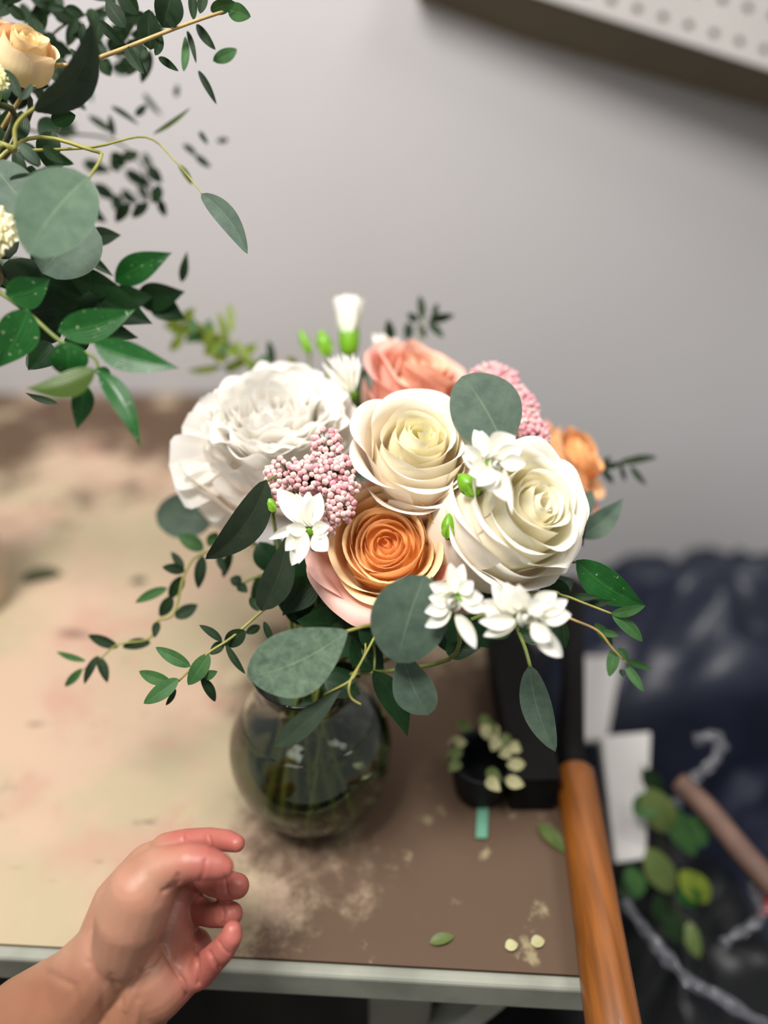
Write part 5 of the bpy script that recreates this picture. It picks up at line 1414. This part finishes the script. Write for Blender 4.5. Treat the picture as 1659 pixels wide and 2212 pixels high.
def hand():
    V_, F_ = [], []
    def sph(c, r, seg=20, ring=12):
        b0 = len(V_)
        for j in range(ring + 1):
            a = math.pi * j / ring
            for k in range(seg):
                t = 2 * math.pi * k / seg
                V_.append(c + Vector((math.sin(a) * math.cos(t), math.sin(a) * math.sin(t), math.cos(a))) * r)
        for j in range(ring):
            for k in range(seg):
                p = b0 + j * seg + k; q = b0 + j * seg + (k + 1) % seg
                F_.append((p, p + seg, q + seg, q))
    def chain(pts):
        q = [(P(a, b_, d), pxw(r, d)) for (a, b_, d, r) in pts]
        for (p0, r0), (p1, r1) in zip(q, q[1:]):
            n = max(2, int((p1 - p0).length / 0.0022))
            for i in range(n + 1):
                t = i / n
                sph(p0.lerp(p1, t), r0 + (r1 - r0) * t)
    # forearm and wrist (two bones side by side: oval section)
    chain([(-60, 2330, .43, 120), (60, 2230, .43, 116), (170, 2140, .425, 92), (235, 2060, .42, 78)])
    chain([(60, 2420, .44, 120), (180, 2280, .437, 110), (270, 2190, .432, 92), (320, 2110, .43, 78)])
    # body of the palm, back of the hand
    chain([(235, 2060, .425, 78), (270, 1960, .43, 72), (325, 1880, .437, 58), (375, 1842, .44, 40)])
    chain([(320, 2110, .432, 82), (345, 2040, .445, 72), (380, 1960, .458, 52), (400, 1910, .462, 42)])
    chain([(330, 2130, .43, 76), (385, 2095, .438, 60), (415, 2050, .452, 44)])
    # thumb mound and thumb
    chain([(262, 2050, .412, 62), (285, 1975, .405, 78), (305, 1925, .402, 74), (335, 1888, .402, 56), (365, 1872, .400, 45), (408, 1862, .398, 40), (440, 1864, .398, 37), (468, 1870, .398, 30), (482, 1874, .398, 24)])
    # index
    chain([(360, 1838, .436, 38), (400, 1818, .434, 27), (452, 1812, .430, 24), (490, 1816, .424, 23), (511, 1822, .420, 19)])
    # middle
    chain([(395, 1890, .462, 38), (438, 1886, .455, 32), (462, 1904, .443, 31), (488, 1912, .434, 31), (512, 1914, .430, 27)])
    # ring
    chain([(398, 1950, .466, 38), (430, 1965, .456, 31), (462, 1974, .443, 28), (486, 1974, .434, 28), (500, 1974, .431, 25)])
    # little finger
    chain([(385, 2100, .436, 52), (432, 2098, .430, 36), (458, 2074, .424, 30), (482, 2050, .419, 28), (500, 2022, .416, 25), (502, 2010, .416, 21)])
    me = bpy.data.meshes.new('raw'); me.from_pydata([tuple(x) for x in V_], [], F_)
    ob = bpy.data.objects.new('raw', me); COL.objects.link(ob)
    rm = ob.modifiers.new('r', 'REMESH'); rm.mode = 'VOXEL'; rm.voxel_size = 0.00085
    s1_ = ob.modifiers.new('s', 'SMOOTH'); s1_.factor = 0.6; s1_.iterations = 9
    dg = bpy.context.evaluated_depsgraph_get()
    ev_ = ob.evaluated_get(dg)
    m2 = bpy.data.meshes.new_from_object(ev_)
    bpy.data.objects.remove(ob)
    vs_ = [v_.co.copy() for v_ in m2.vertices]
    no_ = [v_.normal.copy() for v_ in m2.vertices]
    # creases: polylines in the photograph's frame, depth of the skin found from the nearest vertex
    cre = [([(352, 1925), (372, 1918), (386, 1905), (384, 1890)], 0.0013, 4), ([(362, 1916), (376, 1905), (380, 1893)], 0.001, 3), ([(434, 1898), (441, 1880), (444, 1858)], 0.0009, 4),
           ([(352, 2048), (372, 2085), (395, 2120), (404, 2150)], 0.0014, 5), ([(423, 2042), (426, 2080), (428, 2125)], 0.0016, 4), ([(452, 2058), (462, 2078), (474, 2092)], 0.0016, 4), ([(472, 2034), (482, 2050), (494, 2060)], 0.0008, 3),
           ([(300, 2096), (330, 2080), (355, 2050)], 0.001, 6), ([(100, 2100), (160, 2130), (182, 2212)], 0.0007, 9), ([(240, 2110), (262, 2160), (270, 2230)], 0.0009, 8), ([(192, 2080), (220, 2130), (225, 2212)], 0.0006, 8), ([(395, 1796), (396, 1814)], 0.0006, 3),
           ([(486, 1890), (488, 1912), (492, 1935)], 0.0006, 3), ([(480, 1955), (484, 1974), (482, 1995)], 0.0006, 3), ([(452, 1808), (458, 1830)], 0.0006, 3), ([(270, 2180), (300, 2120), (320, 2080)], -0.0008, 9), ([(290, 2230), (300, 2170)], -0.0007, 8)]
    proj = []
    for p in vs_:
        r_ = p - CAM; d = r_.dot(FWD)
        proj.append((829.5 + r_.dot(RGT) / d * F_PX, 1106 - r_.dot(UPV) / d * F_PX))
    base = srgb(176, 130, 106); palm = srgb(170, 104, 90); fing = srgb(174, 100, 88); arm = srgb(150, 103, 78)
    cols = []
    for i, p in enumerate(vs_):
        x, y = proj[i]
        facing = no_[i].dot(to_cam(p))
        if facing > -0.2:
            dsp = 0.0
            for pl, dep, wd in cre:
                best = 1e9
                for (ax_, ay_), (bx_, by_) in zip(pl, pl[1:]):
                    vx, vy = bx_ - ax_, by_ - ay_
                    t = max(0, min(1, ((x - ax_) * vx + (y - ay_) * vy) / (vx * vx + vy * vy)))
                    dd = (x - ax_ - t * vx) ** 2 + (y - ay_ - t * vy) ** 2
                    if dd < best: best = dd
                if best < (3 * wd) ** 2:
                    dsp = max(dsp, dep * math.exp(-best / (wd * wd))) if dep > 0 else dsp + dep * math.exp(-best / (wd * wd))
            m2.vertices[i].co = p - no_[i] * dsp
        # real colouring of the skin: fingers and palm redder than the forearm
        kf = max(0, min(1, max((x - 330) / 110, min((1858 - y) / 40, (x - 330) / 50))))
        ka = max(0, min(1, (y - 2060 - (x - 150) * 0.3) / 90))
        c_ = [base[q] + (fing[q] - base[q]) * kf for q in range(3)]
        c_ = [c_[q] + (arm[q] - c_[q]) * ka * (1 - kf) for q in range(3)]
        nz = 0.95 + 0.1 * noise.noise(p * 60)
        cols.append([q * nz for q in c_])
    ca = m2.color_attributes.new('Col', 'FLOAT_COLOR', 'POINT')
    ca.data.foreach_set('color', [x for q in cols for x in (*q, 1)])
    m2.polygons.foreach_set('use_smooth', [True] * len(m2.polygons))
    m2.materials.clear(); m2.materials.append(SKIN)
    O_ = P(60, 2230, .43)
    m2.transform(Matrix.Translation(-O_))
    root = thing('person', O_, "person's bare left hand and forearm reaching in from the lower left, fingers loosely curled", 'person')
    m2.name = 'hand_and_forearm'
    o = bpy.data.objects.new('hand_and_forearm', m2); COL.objects.link(o); o.parent = root
    # nail edge of the little finger
    v, f, uv = leaf_geo(P(503, 1996, .4165), P(513, 2012, .4175), pxw(13, .42), 'round', roll=1.0, arch=0.1, nu=6, nv=6)
    mesh('fingernail', v, f, plain('nail', srgb(240, 196, 186), 0.25), root, uvs=uv)
hand()
